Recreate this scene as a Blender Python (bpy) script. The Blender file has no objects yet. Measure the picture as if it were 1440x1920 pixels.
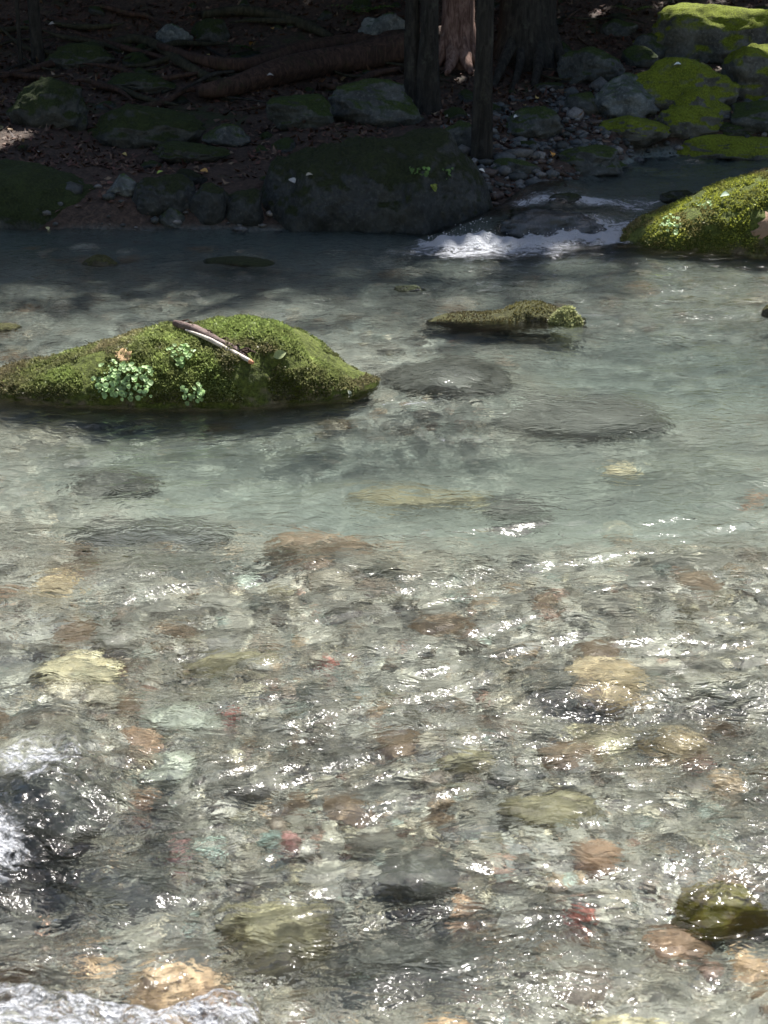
import bpy, bmesh, math, random
import numpy as np
from mathutils import Vector

# ------------------------------------------------------------------ camera, light, exposure
SC = bpy.context.scene
COL = SC.collection
CAM_H, PITCH, FPX = 1.6, math.radians(20.0), 2790.0      # focal length in pixels of a 1440x1920 frame
cam_d = bpy.data.cameras.new('camera')
cam = bpy.data.objects.new('camera', cam_d); COL.objects.link(cam)
cam.location = (0, 0, CAM_H); cam.rotation_euler = (math.radians(90) - PITCH, 0, 0)
cam_d.sensor_fit = 'VERTICAL'; cam_d.sensor_height = 24.0
cam_d.lens = 24.0 * FPX / 1920.0
cam_d.clip_start = 0.05; cam_d.clip_end = 500
cam_d.dof.use_dof = True; cam_d.dof.focus_distance = 5.4; cam_d.dof.aperture_fstop = 7.0
SC.camera = cam

SUN_EL, SUN_AZ = math.radians(58), math.radians(24)      # azimuth measured from +Y towards +X
SDIR = Vector((math.sin(SUN_AZ)*math.cos(SUN_EL), math.cos(SUN_AZ)*math.cos(SUN_EL), math.sin(SUN_EL)))
world = bpy.data.worlds.new('World'); SC.world = world; world.use_nodes = True
wn = world.node_tree.nodes; wl = world.node_tree.links
bg = wn['Background']; sky = wn.new('ShaderNodeTexSky')
sky.sky_type = 'NISHITA'; sky.sun_disc = False
sky.sun_elevation = SUN_EL; sky.sun_rotation = SUN_AZ
sky.dust_density = 2.0
wl.new(sky.outputs[0], bg.inputs[0]); bg.inputs[1].default_value = 0.07
sun_d = bpy.data.lights.new('sun', 'SUN'); sun_d.energy = 5.0; sun_d.angle = math.radians(0.6)
sun_d.color = (1.0, 0.965, 0.91)
sun_d.cycles.is_caustics_light = True       # sunlight is bent by the water and gathers on the streambed
sun = bpy.data.objects.new('sun', sun_d); COL.objects.link(sun)
sun.rotation_euler = SDIR.to_track_quat('Z', 'Y').to_euler()
SC.view_settings.view_transform = 'Standard'; SC.view_settings.look = 'None'
SC.view_settings.exposure = 1.45; SC.view_settings.gamma = 1.0
SC.view_settings.use_curve_mapping = False
cy = SC.cycles
cy.max_bounces = 9; cy.diffuse_bounces = 2; cy.glossy_bounces = 3
cy.transmission_bounces = 5; cy.transparent_max_bounces = 10; cy.volume_bounces = 0
cy.caustics_refractive = True; cy.caustics_reflective = False
cy.sample_clamp_indirect = 3.0; cy.sample_clamp_direct = 14.0
cy.use_denoising = True

# ------------------------------------------------------------------ numeric helpers
rng = np.random.default_rng(7)
random.seed(7)
_P = np.random.default_rng(3).random((64, 64, 64)).astype(np.float32)

def vnoise(x, y, z=0.0):
    x = np.asarray(x, float); y = np.asarray(y, float); z = np.zeros_like(x) + z
    xi, yi, zi = np.floor(x).astype(int), np.floor(y).astype(int), np.floor(z).astype(int)
    fx, fy, fz = x - xi, y - yi, z - zi
    fx, fy, fz = [f*f*f*(f*(f*6-15)+10) for f in (fx, fy, fz)]
    X0, X1, Y0, Y1, Z0, Z1 = xi & 63, (xi+1) & 63, yi & 63, (yi+1) & 63, zi & 63, (zi+1) & 63
    a = _P[X0, Y0, Z0]*(1-fx) + _P[X1, Y0, Z0]*fx
    b = _P[X0, Y1, Z0]*(1-fx) + _P[X1, Y1, Z0]*fx
    c = _P[X0, Y0, Z1]*(1-fx) + _P[X1, Y0, Z1]*fx
    d = _P[X0, Y1, Z1]*(1-fx) + _P[X1, Y1, Z1]*fx
    return ((a*(1-fy)+b*fy)*(1-fz) + (c*(1-fy)+d*fy)*fz)*2 - 1

def fbm(x, y, z=0.0, o=4, gain=0.5):
    s = 0; a = 1.0; t = 0
    x = np.asarray(x, float); y = np.asarray(y, float); z = np.asarray(z, float)
    for i in range(o):
        s = s + a*vnoise(x+i*13.7, y-i*7.3, z+i*3.1); t += a
        x = x*2.03; y = y*2.03; z = z*2.03; a *= gain
    return s/t

def sstep(a, b, x):
    t = np.clip((np.asarray(x, float)-a)/(b-a), 0, 1); return t*t*(3-2*t)

FW = (0, math.cos(PITCH), -math.sin(PITCH)); UPV = (0, math.sin(PITCH), math.cos(PITCH))
def ray(px, py):
    u = (px-720)/FPX; v = (960-py)/FPX
    return (u, FW[1]+v*UPV[1], FW[2]+v*UPV[2])
def on_plane(px, py, z=0.0):
    d = ray(px, py); t = (z-CAM_H)/d[2]
    return Vector((d[0]*t, d[1]*t, z))
def on_dist(px, py, Y):
    d = ray(px, py); t = Y/d[1]
    return Vector((d[0]*t, Y, CAM_H+d[2]*t))
def on_ground(px, py, fn=None):
    fn = fn or land
    d = ray(px, py); t = np.arange(1.6, 40, 0.015)
    below = np.nonzero(CAM_H+d[2]*t <= fn(d[0]*t, d[1]*t))[0]
    t = float(t[below[0]]) if len(below) else 40.0
    return Vector((d[0]*t, d[1]*t, CAM_H+d[2]*t))

# ------------------------------------------------------------------ the lie of the land
def chan_x(y): return 0.72 + 0.50*(y-9.4)
def bank_s(x, y):
    a = np.minimum(y-9.75, chan_x(y)-x)
    s = np.maximum(a, y-12.05)
    return s + 0.12*fbm(x*1.3, y*1.3, 5.0, 3)
def water_level(x, y):
    x = np.asarray(x, float); y = np.asarray(y, float)
    m = sstep(chan_x(y)-0.55, chan_x(y)-0.05, x)
    lip = 9.45 + 0.10*fbm(x*2.1, 3.3, 0, 2)
    return m*(0.15*sstep(lip-0.28, lip+0.22, y) + 0.02*np.clip(y-9.7, 0, 3))
HUMPS = []      # (x, y, rx, ry, height): water pushed up over sunken stones
def gauss(x, y, cx, cy_, rx, ry): return np.exp(-((x-cx)/rx)**2-((y-cy_)/ry)**2)
def depth(x, y):
    d = 0.12 + 0.04*fbm(x*0.7, y*0.7, 1.0, 2) + 0.06*sstep(3.6, 5.0, y)
    d = d + 0.21*gauss(x, y, 0.35, 4.85, 1.6, 0.62) + 0.20*gauss(x, y, 1.45, 6.4, 1.1, 1.0)
    d = d + 0.10*gauss(x, y, -0.6, 5.2, 0.9, 0.35) + 0.10*gauss(x, y, 0.8, 8.3, 2.0, 0.6)
    d = d + 0.09*gauss(x, y, -0.45, 2.45, 0.25, 0.16) + 0.08*gauss(x, y, 0.12, 2.2, 0.25, 0.15)
    d = d + 0.10*gauss(x, y, -0.55, 4.15, 0.35, 0.10) + 0.09*gauss(x, y, 0.45, 3.15, 0.28, 0.08)
    return d
def land(x, y):
    x = np.asarray(x, float); y = np.asarray(y, float)
    s = bank_s(x, y)
    W = water_level(x, y)
    up = sstep(9.2, 9.7, y)*sstep(chan_x(y)-0.4, chan_x(y)+0.1, x)
    bed = W - (depth(x, y)*(1-up) + 0.07*up) + 0.035*fbm(x*2.6, y*2.6, 2.0, 4) + 0.016*fbm(x*11, y*11, 4.0, 3)
    bed = bed + (0.035*(1-2*np.abs(vnoise(x*1.5+0.4*vnoise(x*2, y*2, 3.3), y*3.6, 6.6))))*(1-up)*sstep(0.32, 0.2, depth(x, y))
    bank = 0.09 + 0.165*np.clip(y-9.75, 0, 99) + 0.33*np.clip(y-14.6, 0, 99) + 0.20*np.clip(y-22, 0, 99)
    bank = bank + 0.06*np.clip(-x-1.5, 0, 4)*sstep(10, 13, y) + 0.25*np.clip(np.abs(x)-6, 0, 40)
    bank = bank + 0.17*fbm(x*0.6, y*0.6, 8.0, 3) + 0.05*fbm(x*3, y*3, 9.0, 3)
    m = sstep(-0.22, 0.22, s)
    z = bed*(1-m) + bank*m
    back = np.clip(-y-4, 0, 99)*0.45 + np.clip(np.abs(x)-9, 0, 60)*0.35*sstep(9.5, 4, y)
    return z + back

# ------------------------------------------------------------------ object helpers
def tag(o, label=None, cat=None, group=None, kind=None):
    if label: o['label'] = label
    if cat: o['category'] = cat
    if group: o['group'] = group
    if kind: o['kind'] = kind
    return o
def mesh_obj(name, verts, faces, mat=None, parent=None, smooth=True, mats=None, fmat=None):
    me = bpy.data.meshes.new(name)
    verts = np.asarray(verts, np.float32)
    if isinstance(faces, np.ndarray) and faces.ndim == 2:
        n, k = faces.shape
        me.vertices.add(len(verts)); me.vertices.foreach_set('co', verts.ravel())
        me.loops.add(n*k); me.loops.foreach_set('vertex_index', faces.astype(np.int32).ravel())
        me.polygons.add(n); me.polygons.foreach_set('loop_start', np.arange(0, n*k, k, dtype=np.int32))
        me.polygons.foreach_set('loop_total', np.full(n, k, np.int32))
        me.update(calc_edges=True)
    else:
        me.from_pydata([tuple(map(float, v)) for v in verts], [], [tuple(f) for f in faces])
    if smooth: me.polygons.foreach_set('use_smooth', np.ones(len(me.polygons), bool))
    o = bpy.data.objects.new(name, me); COL.objects.link(o)
    if mat: me.materials.append(mat)
    for m in mats or (): me.materials.append(m)
    if fmat is not None: me.polygons.foreach_set('material_index', np.asarray(fmat, np.int32))
    if parent: o.parent = parent
    me.validate()
    return o
def recentre(o, c):
    c = Vector(c)
    co = np.empty(len(o.data.vertices)*3, np.float32); o.data.vertices.foreach_get('co', co)
    co = co.reshape(-1, 3) - np.array(c, np.float32); o.data.vertices.foreach_set('co', co.ravel()); o.data.update()
    o.location = c
    return o
def set_attr(o, name, vals):
    a = o.data.attributes.new(name, 'FLOAT', 'POINT'); a.data.foreach_set('value', np.asarray(vals, np.float32))
def set_col(o, name, rgb):
    a = o.data.attributes.new(name, 'FLOAT_COLOR', 'POINT')
    c = np.ones((len(rgb), 4), np.float32); c[:, :3] = rgb
    a.data.foreach_set('color', c.ravel())
def empty(name, loc):
    o = bpy.data.objects.new(name, None); o.location = loc; COL.objects.link(o); return o
def grid_faces(nr, nc):
    i = np.arange(nr-1)[:, None]*nc + np.arange(nc-1)[None, :]
    i = i.ravel()
    return np.stack([i, i+1, i+nc+1, i+nc], 1)
_ico = {}
def ico(sub):
    if sub not in _ico:
        bm = bmesh.new(); bmesh.ops.create_icosphere(bm, subdivisions=sub, radius=1.0)
        v = np.array([p.co[:] for p in bm.verts]); f = np.array([[q.index for q in p.verts] for p in bm.faces])
        bm.free(); _ico[sub] = (v, f)
    return _ico[sub]

# ------------------------------------------------------------------ materials
class N:
    def __init__(s, name):
        s.m = bpy.data.materials.new(name); s.m.use_nodes = True
        s.t = s.m.node_tree; s.n = s.t.nodes; s.l = s.t.links
        s.bsdf = s.n['Principled BSDF']; s.out = s.n['Material Output']
        s.tc = s.n.new('ShaderNodeTexCoord'); s.obj = s.tc.outputs['Object']
    def mk(s, t, **kw):
        n = s.n.new('ShaderNode'+t)
        for k, v in kw.items(): setattr(n, k, v)
        return n
    def inp(s, n, i, v):
        if isinstance(v, bpy.types.NodeSocket): s.l.new(v, n.inputs[i])
        elif v is not None: n.inputs[i].default_value = v
    def noise(s, scale, detail=4, rough=0.55, dist=0.0, vec=None):
        n = s.mk('TexNoise'); s.l.new(vec or s.obj, n.inputs['Vector'])
        n.inputs['Scale'].default_value = scale; n.inputs['Detail'].default_value = detail
        n.inputs['Roughness'].default_value = rough; n.inputs['Distortion'].default_value = dist
        return n.outputs['Fac']
    def voro(s, scale, out='Distance', vec=None, rnd=1.0):
        n = s.mk('TexVoronoi'); s.l.new(vec or s.obj, n.inputs['Vector']); n.inputs['Scale'].default_value = scale
        n.inputs['Randomness'].default_value = rnd
        return n.outputs[out]
    def ramp(s, fac, stops):
        n = s.mk('ValToRGB'); s.l.new(fac, n.inputs[0]); e = n.color_ramp.elements
        while len(e) < len(stops): e.new(0.5)
        for q, (p, c) in zip(e, stops): q.position = p; q.color = (*c, 1) if len(c) == 3 else c
        return n.outputs[0]
    def sc(s, fac, a, b):
        n = s.mk('MapRange', interpolation_type='SMOOTHSTEP'); s.l.new(fac, n.inputs[0])
        n.inputs[1].default_value = a; n.inputs[2].default_value = b
        return n.outputs[0]
    def math(s, op, a, b=None):
        n = s.mk('Math', operation=op); s.inp(n, 0, a); s.inp(n, 1, b); return n.outputs[0]
    def mix(s, fac, a, b, mode='MIX'):
        n = s.mk('MixRGB', blend_type=mode)
        s.inp(n, 0, fac)
        s.inp(n, 1, a if isinstance(a, bpy.types.NodeSocket) else (*a, 1)); s.inp(n, 2, b if isinstance(b, bpy.types.NodeSocket) else (*b, 1))
        return n.outputs[0]
    def bump(s, h, dist, strength=1.0, normal=None):
        n = s.mk('Bump'); s.l.new(h, n.inputs['Height']); n.inputs['Distance'].default_value = dist
        n.inputs['Strength'].default_value = strength
        if normal: s.l.new(normal, n.inputs['Normal'])
        return n.outputs[0]
    def attr(s, name, out='Fac'):
        n = s.mk('Attribute', attribute_name=name); return n.outputs[out]
    def fin(s, col, rough=0.8, normal=None, spec=0.3):
        s.inp(s.bsdf, 'Base Color', col if isinstance(col, bpy.types.NodeSocket) else (*col, 1)); s.inp(s.bsdf, 'Roughness', rough)
        s.bsdf.inputs['Specular IOR Level'].default_value = spec
        if normal: s.l.new(normal, s.bsdf.inputs['Normal'])
        return s.m

def rock_mat(name, dark, light, moss=None, moss_amt=0.0, rough=0.75, lichen=0.0, scale=1.0, spec=0.3, speck=0.0):
    """stone with mineral speckle; moss grows where the stone faces up"""
    n = N(name)
    a = n.noise(5*scale, 6, 0.65, 0.6); b = n.noise(38*scale, 5, 0.7)
    col = n.mix(n.sc(a, 0.3, 0.7), dark, light)
    col = n.mix(n.math('MULTIPLY', n.sc(b, 0.5, 0.72), 0.55), col, tuple(min(1, c*1.7+0.02) for c in light))
    col = n.mix(n.math('MULTIPLY', n.sc(b, 0.45, 0.3), 0.6), col, tuple(c*0.45 for c in dark))
    h = n.math('ADD', n.math('MULTIPLY', a, 1.4), n.math('MULTIPLY', b, 0.35))
    if speck:
        v1 = n.mk('SeparateColor'); n.l.new(n.voro(230, 'Color'), v1.inputs[0])
        col = n.mix(n.sc(v1.outputs[0], 0.72, 0.78), col, (0.42, 0.41, 0.47)); col = n.mix(n.sc(v1.outputs[1], 0.86, 0.9), col, (0.05, 0.048, 0.05))
        col = n.mix(n.math('MULTIPLY', n.sc(n.noise(6, 5, 0.7), 0.55, 0.7), 0.5), col, (0.12, 0.11, 0.085)); h = n.math('ADD', h, n.math('MULTIPLY', v1.outputs[0], 0.5))
    if lichen > 0:
        li = n.sc(n.noise(14*scale, 6, 0.8, 0.2), 0.64-lichen*0.2, 0.76-lichen*0.2)
        col = n.mix(n.math('MULTIPLY', li, 0.5), col, (0.24, 0.26, 0.225))
    if moss:
        geo = n.mk('NewGeometry'); sx = n.mk('SeparateXYZ'); n.l.new(geo.outputs['Normal'], sx.inputs[0])
        w = n.noise(3.2*scale, 6, 0.7, 0.8)
        f = n.math('ADD', n.math('MULTIPLY', sx.outputs[2], 0.9), n.math('MULTIPLY', w, 1.5))
        f = n.sc(f, 1.42-moss_amt, 1.80-moss_amt)
        mg = n.noise(70*scale, 4, 0.75); mh = n.noise(9*scale, 4, 0.6)
        mc = n.mix(n.sc(mh, 0.3, 0.7), tuple(c*0.6 for c in moss), moss)
        mc = n.mix(n.math('MULTIPLY', n.sc(mg, 0.42, 0.72), 0.75), mc, tuple(c*1.9 for c in moss))
        mc = n.mix(n.math('MULTIPLY', n.sc(mg, 0.46, 0.3), 0.8), mc, tuple(c*0.3 for c in moss))
        col = n.mix(f, col, mc)
        h = n.math('ADD', h, n.math('MULTIPLY', f, n.math('ADD', 0.35, mg)))
        rr = n.mix(f, (rough,)*3, (0.95,)*3)
        rough = rr
    return n.fin(col, rough, n.bump(h, 0.022, 0.9), spec)

def plain_mat(name, cols, scale=20, rough=0.8, bump=0.004, spec=0.3, dist=0.5):
    n = N(name); a = n.noise(scale, 5, 0.65, dist)
    k = len(cols); st = [(0.28+0.44*i/(k-1), c) for i, c in enumerate(cols)]
    return n.fin(n.ramp(a, st), rough, n.bump(a, bump, 1.0), spec)

def tint_mat(name, rough=0.6, trans=0.0, grain=60, bump=0.002, spec=0.35):
    n = N(name); c = n.attr('tint', 'Color'); a = n.noise(grain, 4, 0.7, 0.4)
    col = n.mix(1.0, c, n.ramp(a, [(0.3, (0.45,)*3), (0.7, (1.3,)*3)]), 'MULTIPLY')
    m = n.fin(col, rough, n.bump(a, bump, 1.0), spec)
    if trans:
        t = n.mk('BsdfTranslucent'); n.l.new(col, t.inputs[0]); mx = n.mk('MixShader'); mx.inputs[0].default_value = trans
        n.l.new(n.bsdf.outputs[0], mx.inputs[1]); n.l.new(t.outputs[0], mx.inputs[2]); n.l.new(mx.outputs[0], n.out.inputs[0])
    return m

M = {}
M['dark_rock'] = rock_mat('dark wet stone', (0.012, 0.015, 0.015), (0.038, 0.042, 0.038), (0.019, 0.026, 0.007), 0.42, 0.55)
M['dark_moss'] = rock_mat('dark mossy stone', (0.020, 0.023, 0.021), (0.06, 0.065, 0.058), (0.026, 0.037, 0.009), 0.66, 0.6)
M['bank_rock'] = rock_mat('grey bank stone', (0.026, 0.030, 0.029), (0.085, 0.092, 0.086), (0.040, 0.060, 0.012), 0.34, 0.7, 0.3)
M['moss_rock'] = rock_mat('mossy bank boulder', (0.040, 0.041, 0.036), (0.13, 0.135, 0.12), (0.145, 0.175, 0.014), 0.62, 0.75, 0.2)  # moss colour brightened to carry the sunlit look of the upper pile
M['moss_shade'] = rock_mat('dim mossy stone', (0.022, 0.026, 0.023), (0.07, 0.078, 0.07), (0.032, 0.050, 0.010), 0.60, 0.75, 0.2)  # shaded copy of the bank moss, the shade put into its colour
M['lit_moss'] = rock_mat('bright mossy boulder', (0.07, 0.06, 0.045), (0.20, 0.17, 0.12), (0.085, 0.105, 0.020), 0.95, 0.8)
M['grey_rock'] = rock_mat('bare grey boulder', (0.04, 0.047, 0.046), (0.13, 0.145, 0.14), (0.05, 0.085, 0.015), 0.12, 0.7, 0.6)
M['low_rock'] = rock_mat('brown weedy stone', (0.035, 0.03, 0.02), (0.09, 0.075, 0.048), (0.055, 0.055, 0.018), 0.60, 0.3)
M['wet_black'] = rock_mat('streaming wet rock', (0.018, 0.022, 0.024), (0.05, 0.056, 0.06), None, 0, 0.12, 0, 1.5, 0.6)

def bark_mat(name, dark, light, patch=None):
    n = N(name); mp = n.mk('Mapping'); n.l.new(n.obj, mp.inputs[0]); mp.inputs['Scale'].default_value = (1, 1, 0.22)
    a = n.noise(26, 6, 0.7, 0.8, mp.outputs[0]); b = n.noise(9, 6, 0.75, 0.1)
    col = n.mix(n.sc(a, 0.35, 0.7), dark, light)
    if patch: col = n.mix(n.math('MULTIPLY', n.sc(b, 0.52, 0.74), 0.6), col, patch)
    return n.fin(col, 0.88, n.bump(n.math('ADD', a, n.math('MULTIPLY', b, 0.4)), 0.02, 1.0), 0.2)
M['bark_grey'] = bark_mat('dark grey bark', (0.014, 0.013, 0.011), (0.046, 0.043, 0.036), (0.085, 0.09, 0.068))
M['bark_red'] = bark_mat('reddish bark', (0.08, 0.042, 0.032), (0.27, 0.175, 0.14), (0.34, 0.27, 0.23))
M['bark_brown'] = bark_mat('brown log bark', (0.026, 0.016, 0.012), (0.080, 0.048, 0.036), (0.045, 0.05, 0.02))
M['bark_moss'] = bark_mat('mossy bark', (0.02, 0.02, 0.012), (0.06, 0.055, 0.035), (0.035, 0.055, 0.012))
M['leaf'] = tint_mat('leaf', 0.55, 0.35, 30, 0.001)
M['litter'] = tint_mat('dead leaf', 0.7, 0.1, 40, 0.002)
M['pebble'] = tint_mat('pebble', 0.5, 0.0, 55, 0.004)

# ground: gravelly bed below the waterline, dark soil with decayed leaves above
n = N('streambed and forest soil')
wet = n.attr('bank')
warp = n.noise(7, 3, 0.5); vm = n.mk('VectorMath', operation='ADD'); n.l.new(n.obj, vm.inputs[0])
wv = n.mk('TexNoise'); n.l.new(n.obj, wv.inputs[0]); wv.inputs['Scale'].default_value = 14; wv.inputs['Detail'].default_value = 3
vs = n.mk('VectorMath', operation='SCALE'); n.l.new(wv.outputs['Color'], vs.inputs[0]); vs.inputs['Scale'].default_value = 0.06
n.l.new(vs.outputs[0], vm.inputs[1])
cell = n.voro(34, 'Color', vm.outputs[0]); cd = n.voro(34, 'Distance', vm.outputs[0])
sp = n.mk('SeparateColor'); n.l.new(cell, sp.inputs[0])
peb = n.ramp(sp.outputs[0], [(0.0, (0.14, 0.14, 0.12)), (0.25, (0.38, 0.35, 0.28)), (0.45, (0.23, 0.235, 0.21)), (0.62, (0.50, 0.45, 0.35)), (0.78, (0.30, 0.22, 0.17)), (0.90, (0.62, 0.57, 0.45)), (1.0, (0.25, 0.28, 0.25))])
sand = n.ramp(n.noise(4, 6, 0.7, 0.5), [(0.3, (0.30, 0.285, 0.25)), (0.5, (0.47, 0.44, 0.375)), (0.7, (0.36, 0.365, 0.33))])
bedc = n.mix(n.sc(n.noise(2.2, 4, 0.6, 0.5), 0.34, 0.54), peb, sand)
bedc = n.mix(n.sc(n.math('ADD', n.attr('deep'), n.math('MULTIPLY', n.noise(2.3, 6, 0.7, 0.7), 0.30)), 0.32, 0.52), bedc, n.mix(0.6, sand, n.mix(n.sc(n.noise(1.7, 5, 0.7, 0.6), 0.42, 0.58), (0.075, 0.12, 0.11), (0.165, 0.215, 0.185))))
soil = n.ramp(n.noise(30, 6, 0.75, 0.6), [(0.3, (0.018, 0.013, 0.009)), (0.5, (0.05, 0.033, 0.024)), (0.7, (0.11, 0.072, 0.052))])
soil = n.mix(n.math('MULTIPLY', n.sc(n.noise(1.5, 5, 0.7, 0.4), 0.55, 0.68), 0.7), soil, (0.028, 0.045, 0.012))
bedc = n.mix(n.attr('far_tint'), bedc, n.mix(n.sc(cd, 0.2, 0.6), (0.06, 0.078, 0.077), (0.13, 0.165, 0.158)))
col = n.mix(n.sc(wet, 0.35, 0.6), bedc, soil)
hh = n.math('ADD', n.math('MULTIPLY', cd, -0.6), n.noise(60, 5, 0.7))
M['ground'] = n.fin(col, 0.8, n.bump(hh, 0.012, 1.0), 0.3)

# water: fresnel mirror over a body that both refracts and passes light; froth where it breaks, glints painted in white
n = N('stream water')
mp = n.mk('Mapping'); n.l.new(n.obj, mp.inputs[0]); mp.inputs['Rotation'].default_value = (0, 0, 0.35); mp.inputs['Scale'].default_value = (0.75, 1.25, 1)
r1 = n.noise(15, 2, 0.5, 1.2, mp.outputs[0]); r2 = n.noise(46, 2, 0.5, 1.5, mp.outputs[0])
chop = n.attr('chop')
hgt = n.math('ADD', n.math('MULTIPLY', r1, 0.0175), n.math('MULTIPLY', r2, 0.0046))
hgt = n.math('MULTIPLY', hgt, chop)
bn = n.bump(hgt, 1.0, 1.0); bg_ = n.bump(hgt, 0.42, 1.0)
fr = n.mk('Fresnel'); fr.inputs['IOR'].default_value = 1.33; n.l.new(bn, fr.inputs['Normal'])
gl = n.mk('BsdfGlossy'); gl.inputs['Roughness'].default_value = 0.05; n.l.new(bg_, gl.inputs['Normal']); gl.inputs[0].default_value = (1, 1, 1, 1)
rf = n.mk('BsdfRefraction'); rf.inputs['IOR'].default_value = 1.33; rf.inputs['Roughness'].default_value = 0.0; rf.inputs[0].default_value = (0.93, 0.98, 0.96, 1); n.l.new(bn, rf.inputs['Normal'])
tr = n.mk('BsdfTransparent')
m1 = n.mk('MixShader'); m1.inputs[0].default_value = 0.88; n.l.new(tr.outputs[0], m1.inputs[1]); n.l.new(rf.outputs[0], m1.inputs[2])
m2 = n.mk('MixShader'); n.l.new(fr.outputs[0], m2.inputs[0]); n.l.new(m1.outputs[0], m2.inputs[1]); n.l.new(gl.outputs[0], m2.inputs[2])
fo = n.mk('BsdfDiffuse'); fo.inputs[0].default_value = (0.75, 0.77, 0.82, 1)
fnz = n.noise(16, 8, 0.8, 1.5, mp.outputs[0]); n.l.new(n.bump(n.math('ADD', fnz, n.math('MULTIPLY', n.voro(120, 'Distance'), 0.5)), 0.05, 1.0), fo.inputs['Normal'])
ff = n.math('ADD', n.attr('foam_glint'), n.math('MULTIPLY', n.math('SUBTRACT', fnz, 0.5), 2.6))
ff = n.math('MULTIPLY', n.sc(ff, 0.42, 0.85), 0.95)
ff = n.math('MULTIPLY', ff, n.sc(n.attr('foam_glint'), 0.02, 0.12))
m3 = n.mk('MixShader'); n.l.new(ff, m3.inputs[0]); n.l.new(m2.outputs[0], m3.inputs[1]); n.l.new(fo.outputs[0], m3.inputs[2])
n.l.new(m3.outputs[0], n.out.inputs[0])
M['water'] = n.m

# ------------------------------------------------------------------ ground sheet
def rows_geo(a, b, q):
    k = int(math.log(b/a)/q); return a*np.exp(np.arange(k+1)*q)
def fan_grid(y0, y1, q, ncore, core, outer):
    """rows that grow with distance, columns dense in the middle and coarse to the sides"""
    ys = rows_geo(y0, y1, q)
    s = np.concatenate([-np.geomspace(outer, core*1.02, 40), np.linspace(-core, core, ncore), np.geomspace(core*1.02, outer, 40)])
    Y = np.repeat(ys[:, None], len(s), 1); X = s[None, :]*(Y+0.5)
    return X, Y
X, Y = fan_grid(1.15, 70, 0.0085, 330, 0.36, 2.6)
yb = np.linspace(-45, 1.1, 60); sb = np.linspace(-1, 1, X.shape[1])
Xb = np.repeat((X[0]), 60).reshape(-1, 60).T + np.sign(sb)[None, :]*((1.15-yb)[:, None]*np.abs(sb)[None, :]**2); Yb = np.repeat(yb[:, None], X.shape[1], 1)
X = np.vstack([Xb, X]); Y = np.vstack([Yb, Y])
Z = land(X, Y)
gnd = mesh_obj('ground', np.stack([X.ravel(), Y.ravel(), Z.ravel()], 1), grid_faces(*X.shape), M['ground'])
set_attr(gnd, 'bank', sstep(-0.25, 0.3, bank_s(X, Y)).ravel()); set_attr(gnd, 'deep', depth(X, Y).ravel())
set_attr(gnd, 'far_tint', (0.35*sstep(8.2, 9.5, Y+0.5*fbm(X, Y, 40.0, 3))+0.55*sstep(4.9, 7.0, Y+0.9*fbm(X*0.9, Y*0.9, 41.0, 4))).ravel())   # bed colour turns darker and cooler with distance, in two steps
tag(gnd, 'stony streambed rising into the dark leaf strewn bank', 'ground', kind='structure')

# ------------------------------------------------------------------ rocks
ROCKS = []    # (x, y, rx, ry) of what breaks the surface, for litter and cobbles
def blob(seed, sub, rough=0.22, facets=7, sharp=0.8):
    v, f = ico(sub); r = np.random.default_rng(seed); v = v.copy()
    for _ in range(facets):
        d = r.normal(size=3); d[2] = abs(d[2])*0.8; d /= np.linalg.norm(d); c = r.uniform(0.62, 0.9)
        k = np.maximum(0, v@d-c)[:, None]; v = v - d[None, :]*k*sharp
    s = r.uniform(0, 50, 3)
    nz = fbm(v[:, 0]*1.4+s[0], v[:, 1]*1.4+s[1], v[:, 2]*1.4+s[2], 5, 0.5)
    n2 = fbm(v[:, 0]*5+s[0], v[:, 1]*5+s[1], v[:, 2]*5+s[2], 4, 0.65)
    v = v*(1+rough*nz+rough*0.34*n2)[:, None]
    v = v/np.abs(v).max(0)[None, :]
    return v, f
def boulder(x0, x1, yt, ybase, mat, label, seed, deep=0.8, rot=0.0, sub=5, rough=0.25, facets=7, name='mossy_boulder', cat='rock', level=None, lean=0.0, group=None, Yat=None, ucut=0.25):
    """a boulder as wide as x0..x1 and as high as yt..ybase shows, standing on the land (or in the water)"""
    cx = (x0+x1)/2
    P = on_dist(cx, ybase, Yat) if Yat else (on_ground(cx, ybase) if level is None else on_plane(cx, ybase, level))
    t = math.hypot(P.y, CAM_H-P.z)
    hw = (x1-x0)/2/FPX*t; hd = hw*deep
    C = Vector((P.x*(P.y+hd*0.8)/P.y, P.y+hd*0.8, P.z)); top = on_dist(cx, yt, C.y).z
    hw *= (C.y/P.y); h = max(top-P.z, 0.03)
    v, f = blob(seed, sub, rough, facets)
    c, s = math.cos(rot), math.sin(rot)
    v = np.stack([v[:, 0]*c-v[:, 1]*s, v[:, 0]*s+v[:, 1]*c, v[:, 2]+lean*v[:, 0]], 1); v /= np.abs(v).max(0)
    v[:, 2] = np.where(v[:, 2] > -ucut, (v[:, 2]+ucut)/(1+ucut), (v[:, 2]+ucut)*0.8)
    v = v*np.array([hw, hd, h])
    o = mesh_obj(name, v, f, mat); o.location = C
    tag(o, label, cat, group); ROCKS.append((C.x, C.y, hw*0.9, hd*0.9))
    return o
def interp(pts, x): return np.interp(x, [p[0] for p in pts], [p[1] for p in pts])
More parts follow.
